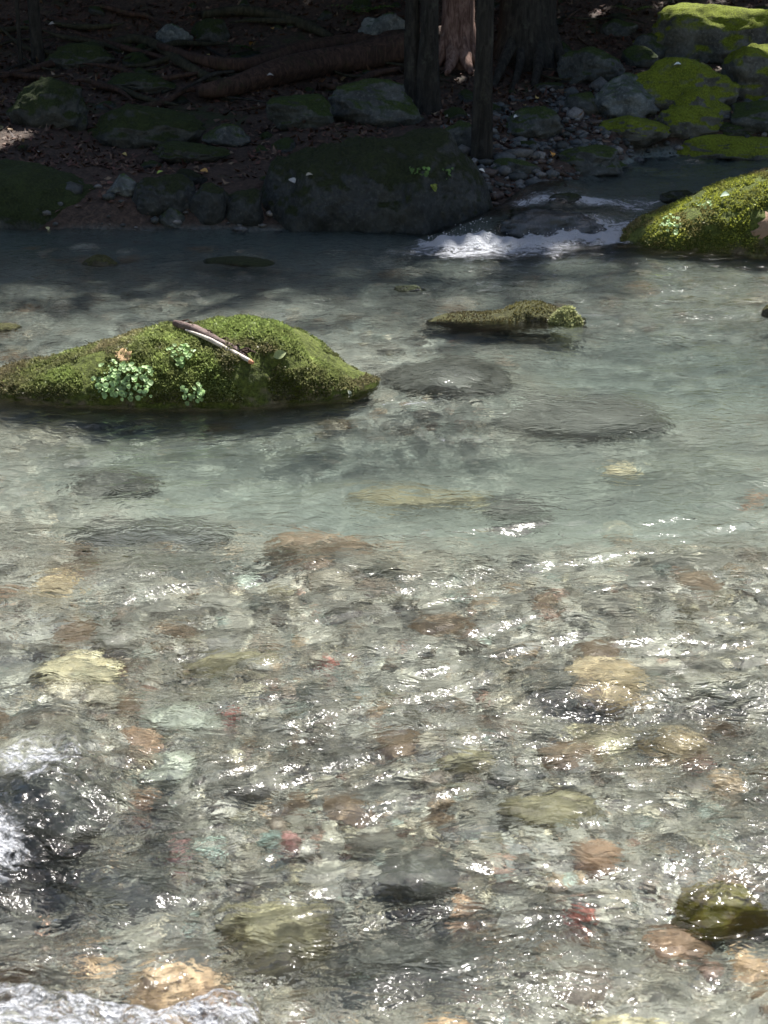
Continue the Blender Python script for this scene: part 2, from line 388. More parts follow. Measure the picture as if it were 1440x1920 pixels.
def ridge_rock(prof, ybase, mat, label, seed, D, level=0.0, name='mossy_boulder', cat='rock', nu=190, nt=110, bump=0.02, sky=1.0, fine=0.006, Yoff=0.0):
    """a long low boulder whose crest follows prof (pixel outline) at its real distance"""
    x0, x1 = prof[0][0], prof[-1][0]; cx = (x0+x1)/2
    P = on_plane(cx, ybase, level); Yc = P.y + D*0.75 + Yoff
    u = np.linspace(0, 1, nu); pxs = x0+(x1-x0)*u; pys = interp(prof, pxs)
    sm = np.convolve(np.pad(pys, 7, 'edge'), np.ones(15)/15, 'valid'); pys = pys*0.4+sm*0.6
    wx = np.array([on_dist(a, b, Yc).x for a, b in zip(pxs, pys)]); wz = np.array([on_dist(a, b, Yc).z for a, b in zip(pxs, pys)])-level
    wz = np.maximum(wz, 0.004)*sky
    env = np.clip(np.sin(np.pi*np.clip(u, 0, 1)), 0, 1)**0.42
    t = np.linspace(-0.45, math.pi+0.45, nt)
    T, U = np.meshgrid(t, u); E = env[:, None]
    zz = np.where(np.sin(T) > 0, np.abs(np.sin(T))**0.85, -np.abs(np.sin(T))*0.9)*np.where(np.sin(T) > 0, wz[:, None], 0.22)
    Xx = np.repeat(wx[:, None], nt, 1); Yy = Yc - D*E*np.cos(T)*(1+0.12*vnoise(U*9, 1.5, seed))
    sd = seed*1.7
    nz = fbm(Xx*5+sd, Yy*5, zz*5, 5, 0.55)*bump + fbm(Xx*28+sd, Yy*28, zz*28, 3, 0.6)*fine
    zz = zz + nz*1.0*(0.3+np.clip(np.sin(T), 0, 1)); Yy = Yy - nz*np.cos(T)
    o = mesh_obj(name, np.stack([Xx.ravel(), Yy.ravel(), (zz+level).ravel()], 1), grid_faces(nu, nt)[:, ::-1], mat)
    recentre(o, (float(wx.mean()), Yc, level))
    tag(o, label, cat); ROCKS.append((float(wx.mean()), Yc, float(wx[-1]-wx[0])/2, D))
    return o

# the sunlit mossy boulder in mid stream
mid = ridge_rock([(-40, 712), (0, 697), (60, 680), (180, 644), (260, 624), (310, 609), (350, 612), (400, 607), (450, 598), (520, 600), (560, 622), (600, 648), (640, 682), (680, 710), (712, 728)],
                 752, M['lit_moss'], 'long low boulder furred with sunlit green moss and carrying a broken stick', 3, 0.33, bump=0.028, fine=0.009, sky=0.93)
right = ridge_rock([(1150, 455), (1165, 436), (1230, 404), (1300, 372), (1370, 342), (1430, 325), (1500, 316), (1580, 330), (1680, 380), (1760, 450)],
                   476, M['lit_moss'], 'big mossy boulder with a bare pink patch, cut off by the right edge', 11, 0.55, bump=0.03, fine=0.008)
# boulders along the far waterline
big = ridge_rock([(478, 400), (490, 360), (505, 310), (560, 280), (640, 268), (740, 256), (800, 248), (840, 252), (880, 300), (905, 340), (925, 385), (934, 420)],
                 434, M['dark_rock'], 'broad dark boulder with small sprigs on its face at the foot of the slim trunk', 21, 0.55, bump=0.06, fine=0.01)
leftb = ridge_rock([(-420, 420), (-300, 360), (-150, 320), (0, 303), (70, 312), (150, 340), (220, 370), (270, 400), (312, 425)],
                   430, M['dark_moss'], 'smooth dark boulder with a thick cap of moss at the left edge of the stream', 31, 0.5, bump=0.03)
low = ridge_rock([(800, 606), (818, 590), (850, 585), (900, 588), (940, 584), (965, 568), (1000, 560), (1030, 566), (1060, 582), (1085, 600), (1098, 608)],
                 612, M['low_rock'], 'brown weedy stone barely breaking the surface with a lime green tip', 41, 0.14, name='stream_stone', bump=0.012, nu=130, nt=70, sky=0.85)
tip = boulder(1024, 1090, 574, 616, plain_mat('lime moss', [(0.18, 0.20, 0.09), (0.36, 0.38, 0.19), (0.27, 0.29, 0.13)], 30, 0.9), 'pale lime green mossy lump on the end of the brown weedy stone', 44, 0.8, level=0.0, name='moss_lump', sub=4)

bs = [
 # x0, x1, ytop, ybase, material, seed, label
 (1208, 1470, 4, 122, 'moss_rock', 51, 'largest mossy boulder of the upper pile, its crown in bright sun', 0.7),
 (1322, 1540, 82, 196, 'moss_rock', 52, 'humped mossy boulder right below the sunlit top boulder at the picture edge', 0.7),
 (1176, 1362, 114, 212, 'moss_rock', 53, 'wide flat topped mossy boulder in the middle of the pile', 0.7),
 (1104, 1252, 136, 226, 'grey_rock', 54, 'bare grey boulder with pale lichen on the left of the mossy pile', 0.8),
 (1256, 1354, 168, 236, 'moss_rock', 55, 'small rounded mossy boulder wedged behind the round one', 0.8),
 (1232, 1332, 200, 266, 'moss_rock', 56, 'round moss capped boulder standing at the front of the pile', 0.8),
 (1352, 1500, 186, 252, 'bank_rock', 57, 'grey green flat boulder at the right edge behind the low mossy slab', 0.8),
 (1106, 1240, 216, 268, 'moss_rock', 58, 'low mossy stone in front of the bare grey boulder', 0.7),
 (1262, 1560, 252, 312, 'moss_rock', 59, 'long low mossy slab at the edge of the upper pool', 0.35),
 (1050, 1172, 86, 158, 'bank_rock', 60, 'dark mossy block at the top of the leaf slope left of the pile', 0.8),
 (1180, 1260, 60, 112, 'bank_rock', 61, 'small mossy block left of the largest boulder', 0.8),
 (1130, 1190, 30, 72, 'bank_rock', 62, 'grey stone high in the gully beside the root buttress', 0.8),
 (1032, 1172, 270, 334, 'bank_rock', 63, 'moss topped wedge of rock on the gravel beside the upper pool', 0.7),
 (945, 1052, 196, 262, 'bank_rock', 64, 'dim grey stone right of the slim trunk', 0.7),
 (822, 902, 226, 286, 'bank_rock', 65, 'flat grey stone between the two dark trunks and the stream boulder', 0.7),
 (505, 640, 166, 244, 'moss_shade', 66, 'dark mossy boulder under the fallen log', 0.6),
 (610, 790, 147, 236, 'bank_rock', 67, 'long blue grey slab with moss on its lower side left of the forked trunk', 0.5),
 (668, 770, 20, 102, 'grey_rock', 68, 'upright pale grey slab above the fallen log', 0.5),
 (298, 362, 42, 88, 'grey_rock', 69, 'small blue grey slab lying on the leaf litter', 0.6),
 (362, 432, 34, 84, 'dark_moss', 70, 'dark moss cushion stone beside the small blue grey slab', 0.7),
 (22, 176, 140, 242, 'dark_moss', 71, 'tall dark mossy boulder on the left bank', 0.6),
 (160, 384, 186, 276, 'dark_moss', 72, 'wide dark mossy boulder low on the left bank', 0.5),
 (384, 472, 222, 276, 'bank_rock', 73, 'pointed stone right of the wide dark mossy boulder', 0.7),
 (290, 430, 262, 306, 'dark_moss', 74, 'low dark slab above the wet stones of the far shore', 0.6),
 (90, 210, 78, 130, 'dark_moss', 75, 'mossy block behind the thin stems on the left', 0.6),
 (206, 330, 132, 176, 'dark_moss', 91, 'half buried mossy stone under the curved root', 0.6),
 (250, 382, 318, 412, 'dark_rock', 76, 'wet black slab leaning beside the smooth dark boulder', 0.6),
 (360, 440, 330, 424, 'dark_rock', 77, 'wet dark stone in the middle of the far shore pile', 0.7),
 (415, 505, 352, 428, 'dark_rock', 78, 'wet dark stone touching the broad dark boulder', 0.7),
 (296, 348, 386, 428, 'bank_rock', 79, 'small grey stone at the waterline in the far shore pile', 0.8),
 (205, 262, 326, 368, 'grey_rock', 80, 'small pale stone above the smooth dark boulder', 0.7),
 (925, 1010, 292, 330, 'bank_rock', 81, 'small grey stone on the gravel right of the slim trunk', 0.7),
]
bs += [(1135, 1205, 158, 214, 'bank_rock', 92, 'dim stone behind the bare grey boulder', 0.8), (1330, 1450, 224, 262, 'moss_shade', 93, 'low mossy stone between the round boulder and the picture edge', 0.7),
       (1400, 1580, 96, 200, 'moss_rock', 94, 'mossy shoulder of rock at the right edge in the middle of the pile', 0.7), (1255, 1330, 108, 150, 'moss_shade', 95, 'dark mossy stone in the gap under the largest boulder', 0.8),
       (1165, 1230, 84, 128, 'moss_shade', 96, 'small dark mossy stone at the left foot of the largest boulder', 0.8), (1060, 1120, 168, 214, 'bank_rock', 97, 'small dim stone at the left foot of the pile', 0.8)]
for (x0, x1, yt, ybs, mk, sd, lab, dp) in bs:
    if mk == 'moss_rock': x0, x1, yt = x0-12, x1+12, yt-8
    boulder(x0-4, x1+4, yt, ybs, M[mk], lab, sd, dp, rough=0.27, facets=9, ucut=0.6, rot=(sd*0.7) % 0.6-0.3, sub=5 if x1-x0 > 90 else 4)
ws = [
 (1022, 1090, 358, 380, 0.20, 'dark_rock', 101, 'small wet rock left in the upper pool', 'wet_stone'),
 (1236, 1304, 354, 376, 0.20, 'dark_rock', 102, 'small wet rock right in the upper pool', 'wet_stone'),
 (925, 1140, 392, 458, 0.0, 'wet_black', 103, 'dark rock in the lip of the little fall with water sliding over it', 'fall_rock'),
 (1426, 1500, 562, 600, 0.0, 'low_rock', 104, 'brown stone cut off by the right edge in mid stream', 'stream_stone'),
 (150, 222, 476, 500, 0.0, 'low_rock', 105, 'small brown stone awash below the smooth dark boulder', 'stream_stone'),
 (380, 520, 484, 500, 0.0, 'dark_rock', 106, 'dark stone awash in the shaded water', 'stream_stone'),
 (-30, 42, 606, 626, 0.0, 'low_rock', 107, 'brown stone at the left edge above the sunlit mossy boulder', 'stream_stone'),
 (735, 800, 532, 550, 0.0, 'dark_rock', 108, 'dark stone tip in the ripples above the weedy stone', 'stream_stone'),
 (1130, 1180, 300, 318, None, 'bank_rock', 109, 'flat wet stone at the near end of the low mossy slab', 'wet_stone'),
]
for (x0, x1, yt, ybs, lv, mk, sd, lab, nm) in ws:
    boulder(x0, x1, yt, ybs, M[mk], lab, sd, 0.7, level=lv, name=nm, sub=5 if nm == 'fall_rock' else 4, facets=3 if nm == 'fall_rock' else 7, rough=0.35 if nm == 'fall_rock' else 0.25)


# bare pink patch on the right boulder is a broken face of stone: its own part
def surf_z(o, x, y):
    ok, p, nn, _ = o.ray_cast(Vector((x, y, 5))-o.location, Vector((0, 0, -1)))
    return (p+o.location, nn) if ok else (None, None)
bpy.context.view_layer.update()
def hit_obj(o, px, py):
    d = Vector(ray(px, py)).normalized()
    ok, p, nn, _ = o.ray_cast(Vector((0, 0, CAM_H))-o.location, d)
    return (p+o.location, nn) if ok else (None, None)

# ------------------------------------------------------------------ sunken stones that can be told apart
pal = {
 'tan': [(0.34, 0.25, 0.14), (0.50, 0.39, 0.23), (0.58, 0.49, 0.32)], 'cream': [(0.48, 0.43, 0.26), (0.68, 0.62, 0.42), (0.78, 0.73, 0.55)],
 'red': [(0.22, 0.06, 0.05), (0.30, 0.085, 0.07), (0.33, 0.14, 0.12)], 'rust': [(0.20, 0.10, 0.06), (0.30, 0.17, 0.10), (0.25, 0.16, 0.11)],
 'olive': [(0.09, 0.085, 0.045), (0.16, 0.15, 0.08), (0.12, 0.12, 0.08)], 'dark': [(0.05, 0.055, 0.05), (0.09, 0.095, 0.09), (0.06, 0.065, 0.065)],
 'green': [(0.06, 0.06, 0.015), (0.11, 0.10, 0.02), (0.09, 0.06, 0.025)], 'orange': [(0.42, 0.27, 0.16), (0.62, 0.42, 0.26), (0.66, 0.52, 0.36)],
 'teal': [(0.24, 0.33, 0.31), (0.38, 0.50, 0.47), (0.32, 0.42, 0.40)], 'sage': [(0.20, 0.225, 0.20), (0.31, 0.34, 0.30), (0.24, 0.27, 0.25)], 'pink': [(0.42, 0.22, 0.22), (0.55, 0.32, 0.32), (0.55, 0.38, 0.36)],
 'grey': [(0.17, 0.175, 0.165), (0.27, 0.27, 0.25), (0.21, 0.22, 0.21)], 'brown': [(0.13, 0.10, 0.075), (0.22, 0.17, 0.125), (0.17, 0.14, 0.11)],
 'pale': [(0.33, 0.34, 0.31), (0.46, 0.46, 0.42), (0.40, 0.41, 0.38)],
}
for k, v in pal.items():
    q_ = {'tan': 0.35, 'orange': 0.3, 'rust': 0.3, 'cream': 0.25, 'red': 0.12, 'olive': 0.2}.get(k, 0.0); v = [tuple(c*(1-q_)+g*q_ for c, g in zip(q, (0.33, 0.32, 0.28))) for q in v]
    v = [tuple(min(0.8, c*f) for c, f in zip(q, (1.32, 1.22, 1.12))) for q in v]; M['s_'+k] = plain_mat(k+' sunken stone', v, 22, 0.55, 0.006)
SUNK = []
def sunken(x0, x1, yt, ybs, key, label, seed, top=-0.03, name='sunken_stone', deep=0.8, sub=4):
    cx, cyp = (x0+x1)/2, (yt+ybs)/2
    if top > -0.03:                                           # nearly at the surface
        P = on_plane(cx, cyp, top*0.7); g = float(land(P.x, P.y)); zt = top
    else:
        zt = -0.08
        for _ in range(4):
            P = on_plane(cx, cyp, zt*0.7); g = float(land(P.x, P.y)); zt = min(top, g+0.03)
    t = math.hypot(P.y, CAM_H)
    hw = (x1-x0)/2/FPX*t; hd = min((ybs-yt)/2/FPX*t/max(0.15, math.sin(math.atan2(CAM_H, P.y))), hw*1.3)
    if top <= -0.03: zt = min(top, g+min(hw, hd)*0.75)
    hz = max(0.02, min((zt-g+0.03)*0.6, max(hw, hd)*0.9))
    v, f = blob(seed, sub, 0.2, 7)
    v = v*np.array([hw*1.05, hd, hz]); o = mesh_obj(name, v, f, M['s_'+key])
    o.location = (P.x, P.y, zt-hz)
    tag(o, label, 'stone'); SUNK.append((P.x, P.y, hw, hd)); return o
sk = [
 (1068, 1224, 1243, 1312, 'tan', 'tan sunken stone above the bright cream one on the right', -0.045),
 (1056, 1210, 1366, 1424, 'cream', 'bright cream sunken stone, the palest right of centre', -0.03),
 (1200, 1330, 1380, 1430, 'tan', 'mottled tan sunken stone touching the bright cream one', -0.06),
 (562, 640, 1234, 1254, 'red', 'small brick red stone alone in mid stream', -0.05),
 (330, 522, 1226, 1276, 'olive', 'flat olive brown sunken stone left of the small brick red one', -0.05),
 (700, 862, 1570, 1664, 'dark', 'blue black sunken stone below the olive slab', -0.02),
 (940, 1130, 1492, 1560, 'olive', 'long olive sunken slab above the blue black stone', -0.03),
 (830, 960, 1548, 1590, 'dark', 'dark stone put in as the shade below the olive slab', -0.04),  # shade below the slab, made as a dark stone
 (1050, 1124, 1702, 1734, 'red', 'pinkish red sunken stone below the blue streak', -0.03),
 (838, 902, 1686, 1728, 'rust', 'rust brown sunken stone near the bottom centre', -0.04),
 (226, 424, 1760, 1896, 'orange', 'large orange tan sunken stone beside the pale granite corner', -0.02),
 (110, 236, 1790, 1840, 'orange', 'small orange tan sunken stone left of the large one', -0.03),
 (350, 430, 1835, 1885, 'rust', 'orange brown stone lying against the large orange tan stone', -0.01),
 (856, 916, 1876, 1900, 'red', 'orange red pebble at the bottom edge', -0.03),
 (478, 540, 1562, 1592, 'teal', 'pale teal fleck of dispersed light made as a pebble, beside a pink one', -0.03),  # teal and pink flecks: dispersed light made as coloured pebbles
 (524, 564, 1554, 1584, 'pink', 'pink fleck of dispersed light made as a pebble, touching the pale teal one', -0.028),
 (310, 366, 1592, 1618, 'pink', 'faded pink fleck of dispersed light made as a pebble, left of the long teal one', -0.03),
 (366, 446, 1590, 1616, 'teal', 'long pale teal fleck of dispersed light made as a pebble, right of the faded pink one', -0.03),
 (206, 306, 1372, 1424, 'rust', 'rust brown sunken stone right of the sparkling hump', -0.03),
 (222, 306, 1492, 1522, 'rust', 'flat rust coloured stone below the sparkling hump', -0.03),
 (470, 700, 1030, 1095, 'brown', 'pinkish brown sunken slab in mid stream', -0.035),
 (60, 158, 1090, 1140, 'tan', 'yellow tan sunken stone near the left edge', -0.05),
 (-30, 62, 1118, 1140, 'rust', 'orange brown streaked stone at the left edge', -0.05),
 (70, 230, 1236, 1300, 'cream', 'mottled cream and brown sunken stone near the left edge', -0.03),
 (990, 1180, 1305, 1350, 'dark', 'dark sunken ledge between the tan and the cream stone', -0.08),
 (1290, 1450, 1640, 1690, 'brown', 'brown sunken stone behind the green weedy stone', -0.04),
 (1075, 1170, 1560, 1650, 'rust', 'purplish brown sunken slab right of the blue black stone', -0.04),
 (1370, 1460, 1780, 1850, 'orange', 'orange sunken stone at the lower right edge', -0.04),
 (110, 440, 1012, 1058, 'dark', 'long dark sunken ledge crossing the left half of the stream', -0.07),
 (650, 930, 980, 1012, 'olive', 'long brown olive ledge at the near side of the deep pool', -0.10),
 (900, 1060, 1000, 1040, 'dark', 'dark teal stone at the right end of the brown olive ledge', -0.10),
 (860, 1240, 782, 850, 'dark', 'wide dark slab deep in the pool right of the water covered dome', -0.20),
 (120, 300, 940, 985, 'dark', 'dim green grey slab sunk in the left of the pool', -0.14),
 (1290, 1470, 1290, 1330, 'dark', 'dark ledge at the right edge beside the tan stone', -0.08),
 (440, 760, 1078, 1106, 'dark', 'dark stone put in as the shade under the pinkish brown sunken slab', -0.08),  # dark stone paints the shadow under the slab
 (1180, 1330, 1740, 1800, 'rust', 'reddish brown sunken stone right of the pinkish red one', -0.05),
 (1090, 1290, 1890, 1960, 'cream', 'cream sunken stone cut by the bottom edge', -0.02),
 (790, 900, 1905, 1960, 'orange', 'tan stone cut by the bottom edge below the orange red pebble', -0.02),
 (420, 620, 1700, 1830, 'olive', 'large dark olive sunken stone right of the large orange tan stone', -0.03),
 (600, 960, 1770, 1890, 'dark', 'wide dark sunken slab at the bottom centre', -0.05),
 (80, 330, 1640, 1740, 'dark', 'dark sunken stone in the hollow below the teal fleck', -0.09),
 (820, 930, 1408, 1450, 'olive', 'small olive sunken stone in the pale patch', -0.04),
 (500, 640, 1290, 1330, 'dark', 'slate blue sunken stone below the small brick red one', -0.06),
 (1060, 1140, 1283, 1310, 'brown', 'brown foot of stone under the tan one', -0.05),
 (1130, 1200, 925, 950, 'cream', 'pale yellow stone at the edge of the deep pool', -0.10),
 (1380, 1440, 970, 1000, 'rust', 'orange flecked stone at the right edge', -0.04),
 (410, 470, 1330, 1352, 'red', 'salmon red pebble near the pale green patch', -0.04),
 (240, 420, 1330, 1380, 'sage', 'pale green sunken patch of stone right of the sparkling hump', -0.05),
 (250, 380, 1410, 1470, 'sage', 'blue green sunken stone right of the sparkling hump', -0.06),
]
for i, (x0, x1, yt, ybs, key, lab, top) in enumerate(sk): sunken(x0, x1, yt, ybs, key, lab, 200+i, top)
weed = sunken(1256, 1450, 1618, 1712, 'green', 'green and brown weedy stone just awash at the right edge', 250, 0.006, 'weedy_stone', sub=5)
humpst = sunken(-30, 205, 1372, 1560, 'dark', 'dark rounded stone under the sparkling hump of water', 251, 0.025, sub=5)
hump2 = sunken(720, 950, 700, 775, 'dark', 'dark stone with water piling over it beside the sunlit mossy boulder', 252, -0.035, sub=5)

# cobbles: individuals that cannot be told apart in the photograph
cob_v = [blob(400+i, 3, 0.18, 6) for i in range(6)]
cob_m = []
for i, (v, f) in enumerate(cob_v):
    for key in ('grey', 'pale', 'pale', 'brown', 'grey'):
        o = mesh_obj('cobble', v, f, M['s_'+key]); cob_m.append(o.data); bpy.data.objects.remove(o)
cnt = 0; tries = 0; put = []
while cnt < 230 and tries < 9000:
    tries += 1
    y = 2.0*math.exp(rng.random()*1.55); x = rng.uniform(-1, 1)*(0.27*y+0.15)
    if any(((x-a)/(rx+0.02))**2+((y-b)/(ry+0.02))**2 < 1 for a, b, rx, ry in SUNK+ROCKS): continue
    if depth(x, y) > rng.uniform(0.19, 0.30) or (y > 6 and rng.random() < 0.6): continue
    r = rng.uniform(0.022, 0.062)*(0.7+0.12*y)
    if any((x-a)**2+(y-b)**2 < (r+c)**2*0.7 for a, b, c in put): continue
    g = float(land(x, y)); put.append((x, y, r))
    me = cob_m[rng.choice(30)]
    o = bpy.data.objects.new('cobble', me); COL.objects.link(o)
    o.location = (x, y, g+r*0.02); o.scale = (r*rng.uniform(0.9, 1.5), r*rng.uniform(0.8, 1.2), r*rng.uniform(0.4, 0.7)); o.rotation_euler = (0, 0, rng.uniform(0, 6.3))
    tag(o, 'rounded cobble blurred by the rippling water on the streambed', 'cobble', 'cobbles scattered on the streambed'); cnt += 1

def pebbles(name, xs, ys, zs, rs, cols, sub=1, flat=(0.45, 0.8), mat='pebble'):
    v, f = ico(sub); k = len(v); m = len(xs); r = rng
    a = r.uniform(0, 6.28, m); sx = r.uniform(0.8, 1.35, m)*rs; sy = r.uniform(0.7, 1.1, m)*rs; sz = r.uniform(*flat, m)*rs
    jit = 1+0.16*r.normal(size=(m, k, 1))*0.8
    V = v[None]*jit*np.stack([sx, sy, sz], 1)[:, None, :]
    c, s = np.cos(a)[:, None], np.sin(a)[:, None]
    Vx = V[..., 0]*c-V[..., 1]*s+xs[:, None]; Vy = V[..., 0]*s+V[..., 1]*c+ys[:, None]; Vz = V[..., 2]+zs[:, None]
    F = f[None]+(np.arange(m)*k)[:, None, None]
    o = mesh_obj(name, np.stack([Vx, Vy, Vz], -1).reshape(-1, 3), F.reshape(-1, 3), M[mat])
    set_col(o, 'tint', np.repeat(cols, k, 0)); return o
PC = np.array([(0.24, 0.235, 0.21), (0.16, 0.165, 0.155), (0.33, 0.30, 0.24), (0.46, 0.42, 0.34), (0.56, 0.52, 0.40), (0.22, 0.16, 0.12), (0.30, 0.14, 0.09),
               (0.26, 0.33, 0.30), (0.10, 0.105, 0.10), (0.62, 0.61, 0.57), (0.19, 0.17, 0.10), (0.40, 0.28, 0.17)])
PW = np.array([14, 12, 12, 9, 6, 9, 2.2, 5, 9, 5, 6, 4.0]); PW /= PW.sum()
m = 27000
y = 1.6*np.exp(rng.random(m)*1.75); x = rng.uniform(-1, 1, m)*(0.31*y+0.95)
clump = fbm(x*1.6, y*1.6, 3.0, 3)
keep = (depth(x, y) < rng.uniform(0.19, 0.33, m)) & ((y < 6) | (rng.random(m) < 0.5)) & (clump > -0.28+rng.uniform(-0.2, 0.2, m)) & (bank_s(x, y) < 0)
x, y = x[keep], y[keep]
rs = np.exp(rng.normal(math.log(0.0125), 0.42, len(x)))*(0.75+0.12*y)
o = pebbles('pebbles', x, y, land(x, y)+rs*0.15, rs, PC[rng.choice(12, len(x), p=PW)]*0.62*rng.uniform(0.85, 1.5, (len(x), 1))*np.array([1.10, 1.03, 0.96])+np.array([0.145, 0.138, 0.122]))
tag(o, 'small mixed pebbles covering the shallow streambed', 'pebbles', kind='stuff')
# gravel on the shore of the upper pool and between bank stones
m = 9000
x = rng.uniform(-3.6, 4.2, m); y = rng.uniform(9.7, 13.5, m); s = bank_s(x, y)
keep = (s > -0.15) & (s < 0.15+1.0*(x > 0.2)+0.4*rng.random(m)) & ((x > 0.2) | (rng.random(m) < 0.35))
x, y = x[keep], y[keep]; rs = np.exp(rng.normal(math.log(0.021), 0.5, len(x)))
GC = np.array([(0.07, 0.077, 0.077), (0.11, 0.11, 0.105), (0.045, 0.05, 0.046), (0.20, 0.19, 0.18), (0.08, 0.058, 0.048)])
o = pebbles('gravel', x, y, land(x, y)+rs*0.2, rs, GC[rng.choice(5, len(x), p=[.3, .25, .25, .08, .12])])
tag(o, 'grey gravel and small stones along the far shore', 'gravel', kind='stuff')

# ------------------------------------------------------------------ water surface
def W(px, py): p = on_plane(px, py, 0.0); return p.x, p.y
def add_hump(x0, x1, yt, ybs, h):
    a = W((x0+x1)/2, (yt+ybs)/2); b = W(x0, (yt+ybs)/2); c = W((x0+x1)/2, yt); d = W((x0+x1)/2, ybs)
    HUMPS.append((a[0], a[1], abs(a[0]-b[0])*1.1, max((c[1]-d[1])/2, 0.05), h))
add_hump(-40, 215, 1375, 1560, 0.055); add_hump(710, 950, 700, 775, 0.041); add_hump(1240, 1450, 1640, 1720, -0.012)
add_hump(470, 720, 1035, 1100, 0.022); add_hump(80, 300, 1050, 1100, 0.02); add_hump(980, 1300, 1270, 1330, 0.022)
add_hump(-20, 200, 1240, 1330, 0.02); add_hump(850, 1150, 1490, 1560, 0.018); add_hump(400, 620, 1720, 1830, 0.02)
add_hump(600, 950, 1780, 1900, 0.02); add_hump(120, 430, 1000, 1030, -0.02); add_hump(960, 1300, 1330, 1360, -0.02)
add_hump(950, 1110, 395, 450, 0.075); add_hump(600, 1100, 990, 1010, -0.012)
X, Y = fan_grid(1.15, 14.5, 0.0036, 430, 0.34, 1.6)
wl0 = water_level(X, Y)
calm = np.clip(1-0.9*gauss(X, Y, 0.2, 4.85, 1.3, 0.6)-0.75*gauss(X, Y, 1.3, 6.4, 1.0, 1.0), 0.36, 1)*(0.72+0.28*sstep(7.5, 4.0, Y))
calm = calm + 0.5*gauss(X, Y, 1.4, 9.4, 1.4, 0.4)
wx_ = X + 0.10*fbm(X*2.2, Y*2.2, 7.0, 2); wy_ = Y + 0.10*fbm(X*2.2, Y*2.2, 17.0, 2)
rx = wx_*0.94+wy_*0.34; ry = wy_*0.94-wx_*0.34
def ridged(a, b, c): return 1-2*np.abs(vnoise(a, b, c))
near = sstep(7.5, 3.5, Y)
far_ = sstep(5.6, 7.2, Y)
H = 0.016*fbm(rx*2.2, ry*4.2, 1.0, 2) + far_*(0.010*ridged(X*2.7, Y*5.5, 5.5)+0.005*ridged(X*7, Y*11, 7.5)) + calm*(0.0074*ridged(rx*4.0, ry*8.4, 2.2) + 0.0062*ridged(rx*11, ry*19, 4.4) + near*0.0019*vnoise(rx*27, ry*42, 6.6) + near*0.0008*vnoise(rx*60, ry*85, 8.6))
foam_glint = np.zeros_like(X); hump = np.zeros_like(X)
for (hx, hy, ax, ay, hh) in HUMPS:
    g = gauss(X, Y, hx, hy, ax, ay); hump += hh*g
    if hh > 0.04: H = H + g*(0.015 if hy < 4 else 0.005)*vnoise(rx*(22 if Y[0, 0] > 0 else 1), ry*34, 9.0)
# fall: broken water along its foot
fy = 9.17 + 0.07*fbm(X*2.4, 1.0, 2.0, 3)
band = np.exp(-((Y-fy)/0.15)**2)*sstep(0.05, 0.45, X)*sstep(1.75, 1.35, X)*(0.75+0.5*fbm(X*5, Y*9, 7.0, 3))*(1.1-0.45*sstep(0.75, 1.0, X))
tail = np.exp(-((Y-8.92)/0.26)**2)*sstep(-0.5, 0.35, X)*sstep(1.5, 0.9, X)*0.60
inl = sstep(9.0, 9.3, Y)*sstep(10.3, 9.6, Y)*sstep(0.7, 0.95, X)*sstep(2.1, 1.6, X)*0.50*(0.8+0.8*vnoise(X*2.2, Y*7.0, 2.0))
up_ = sstep(9.5, 9.8, Y)
foam_glint = band*1.05 + tail + inl + 0.17*up_
H = H + band*(0.06+0.08*fbm(X*11, Y*11, 3.0, 4)) + inl*0.05*fbm(X*6, Y*16, 3.0, 3) + up_*0.012*ridged(X*2.5, Y*7, 3.0)
wf = gauss(X, Y, *W(-20, 1620), 0.085, 0.15)
H = H + wf*(0.03+0.022*fbm(X*40, Y*40, 3.0, 3))
ox = [W(px, 1900)[0] for px in (-200, 0, 120, 250, 330, 395, 440, 480, 500)]
oy = [W(700, py)[1] for py in (1868, 1876, 1884, 1900, 1906, 1880, 1872, 1892, 1960)]
edge = np.interp(X, ox, oy)+0.012*fbm(X*9, Y*9, 4.0, 3)
wf2 = sstep(0.03, -0.02, Y-edge)*sstep(ox[-1]+0.03, ox[-1]-0.03, X)
H = H + wf2*(0.03+0.02*fbm(X*30, Y*30, 5.0, 3))
foam_glint = foam_glint + 0.66*wf2 + 0.95*wf + 0.70*gauss(X, Y, *W(80, 1450), 0.12, 0.10) + 0.46*gauss(X, Y, *W(760, 765), 0.14, 0.07)  # white over the near-left hump paints sun glints; the corners are froth
foam_glint = foam_glint + 0.42*gauss(X, Y, *W(1110, 592), 0.2, 0.08) + 0.36*gauss(X, Y, *W(830, 600), 0.14, 0.06) + 0.3*gauss(X, Y, *W(760, 545), 0.25, 0.08) + 0.34*gauss(X, Y, *W(880, 825), 0.16, 0.04) + 0.32*gauss(X, Y, *W(200, 495), 0.3, 0.1) + 0.36*gauss(X, Y, *W(490, 495), 0.4, 0.10) + 0.3*gauss(X, Y, *W(540, 590), 0.2, 0.1) + 0.3*gauss(X, Y, *W(1330, 1040), 0.1, 0.03)  # riffles whitened with painted sparkle
Zw = wl0 + H + hump
wat = mesh_obj('water', np.stack([X.ravel(), Y.ravel(), Zw.ravel()], 1), grid_faces(*X.shape), M['water'])
set_attr(wat, 'foam_glint', foam_glint.ravel())
chopv = np.clip(0.35+0.65*calm, 0.2, 1.2)*(0.6+0.6*sstep(-0.3, 0.4, fbm(X*1.1, Y*2.0, 12.0, 2)))
chopv = chopv*(1+0.7*sstep(5.5, 8.0, Y))
set_attr(wat, 'chop', chopv.ravel())
wat.cycles.is_caustics_caster = True
tag(wat, 'clear shallow stream with choppy ripples and a greenish pool', 'water', kind='structure')

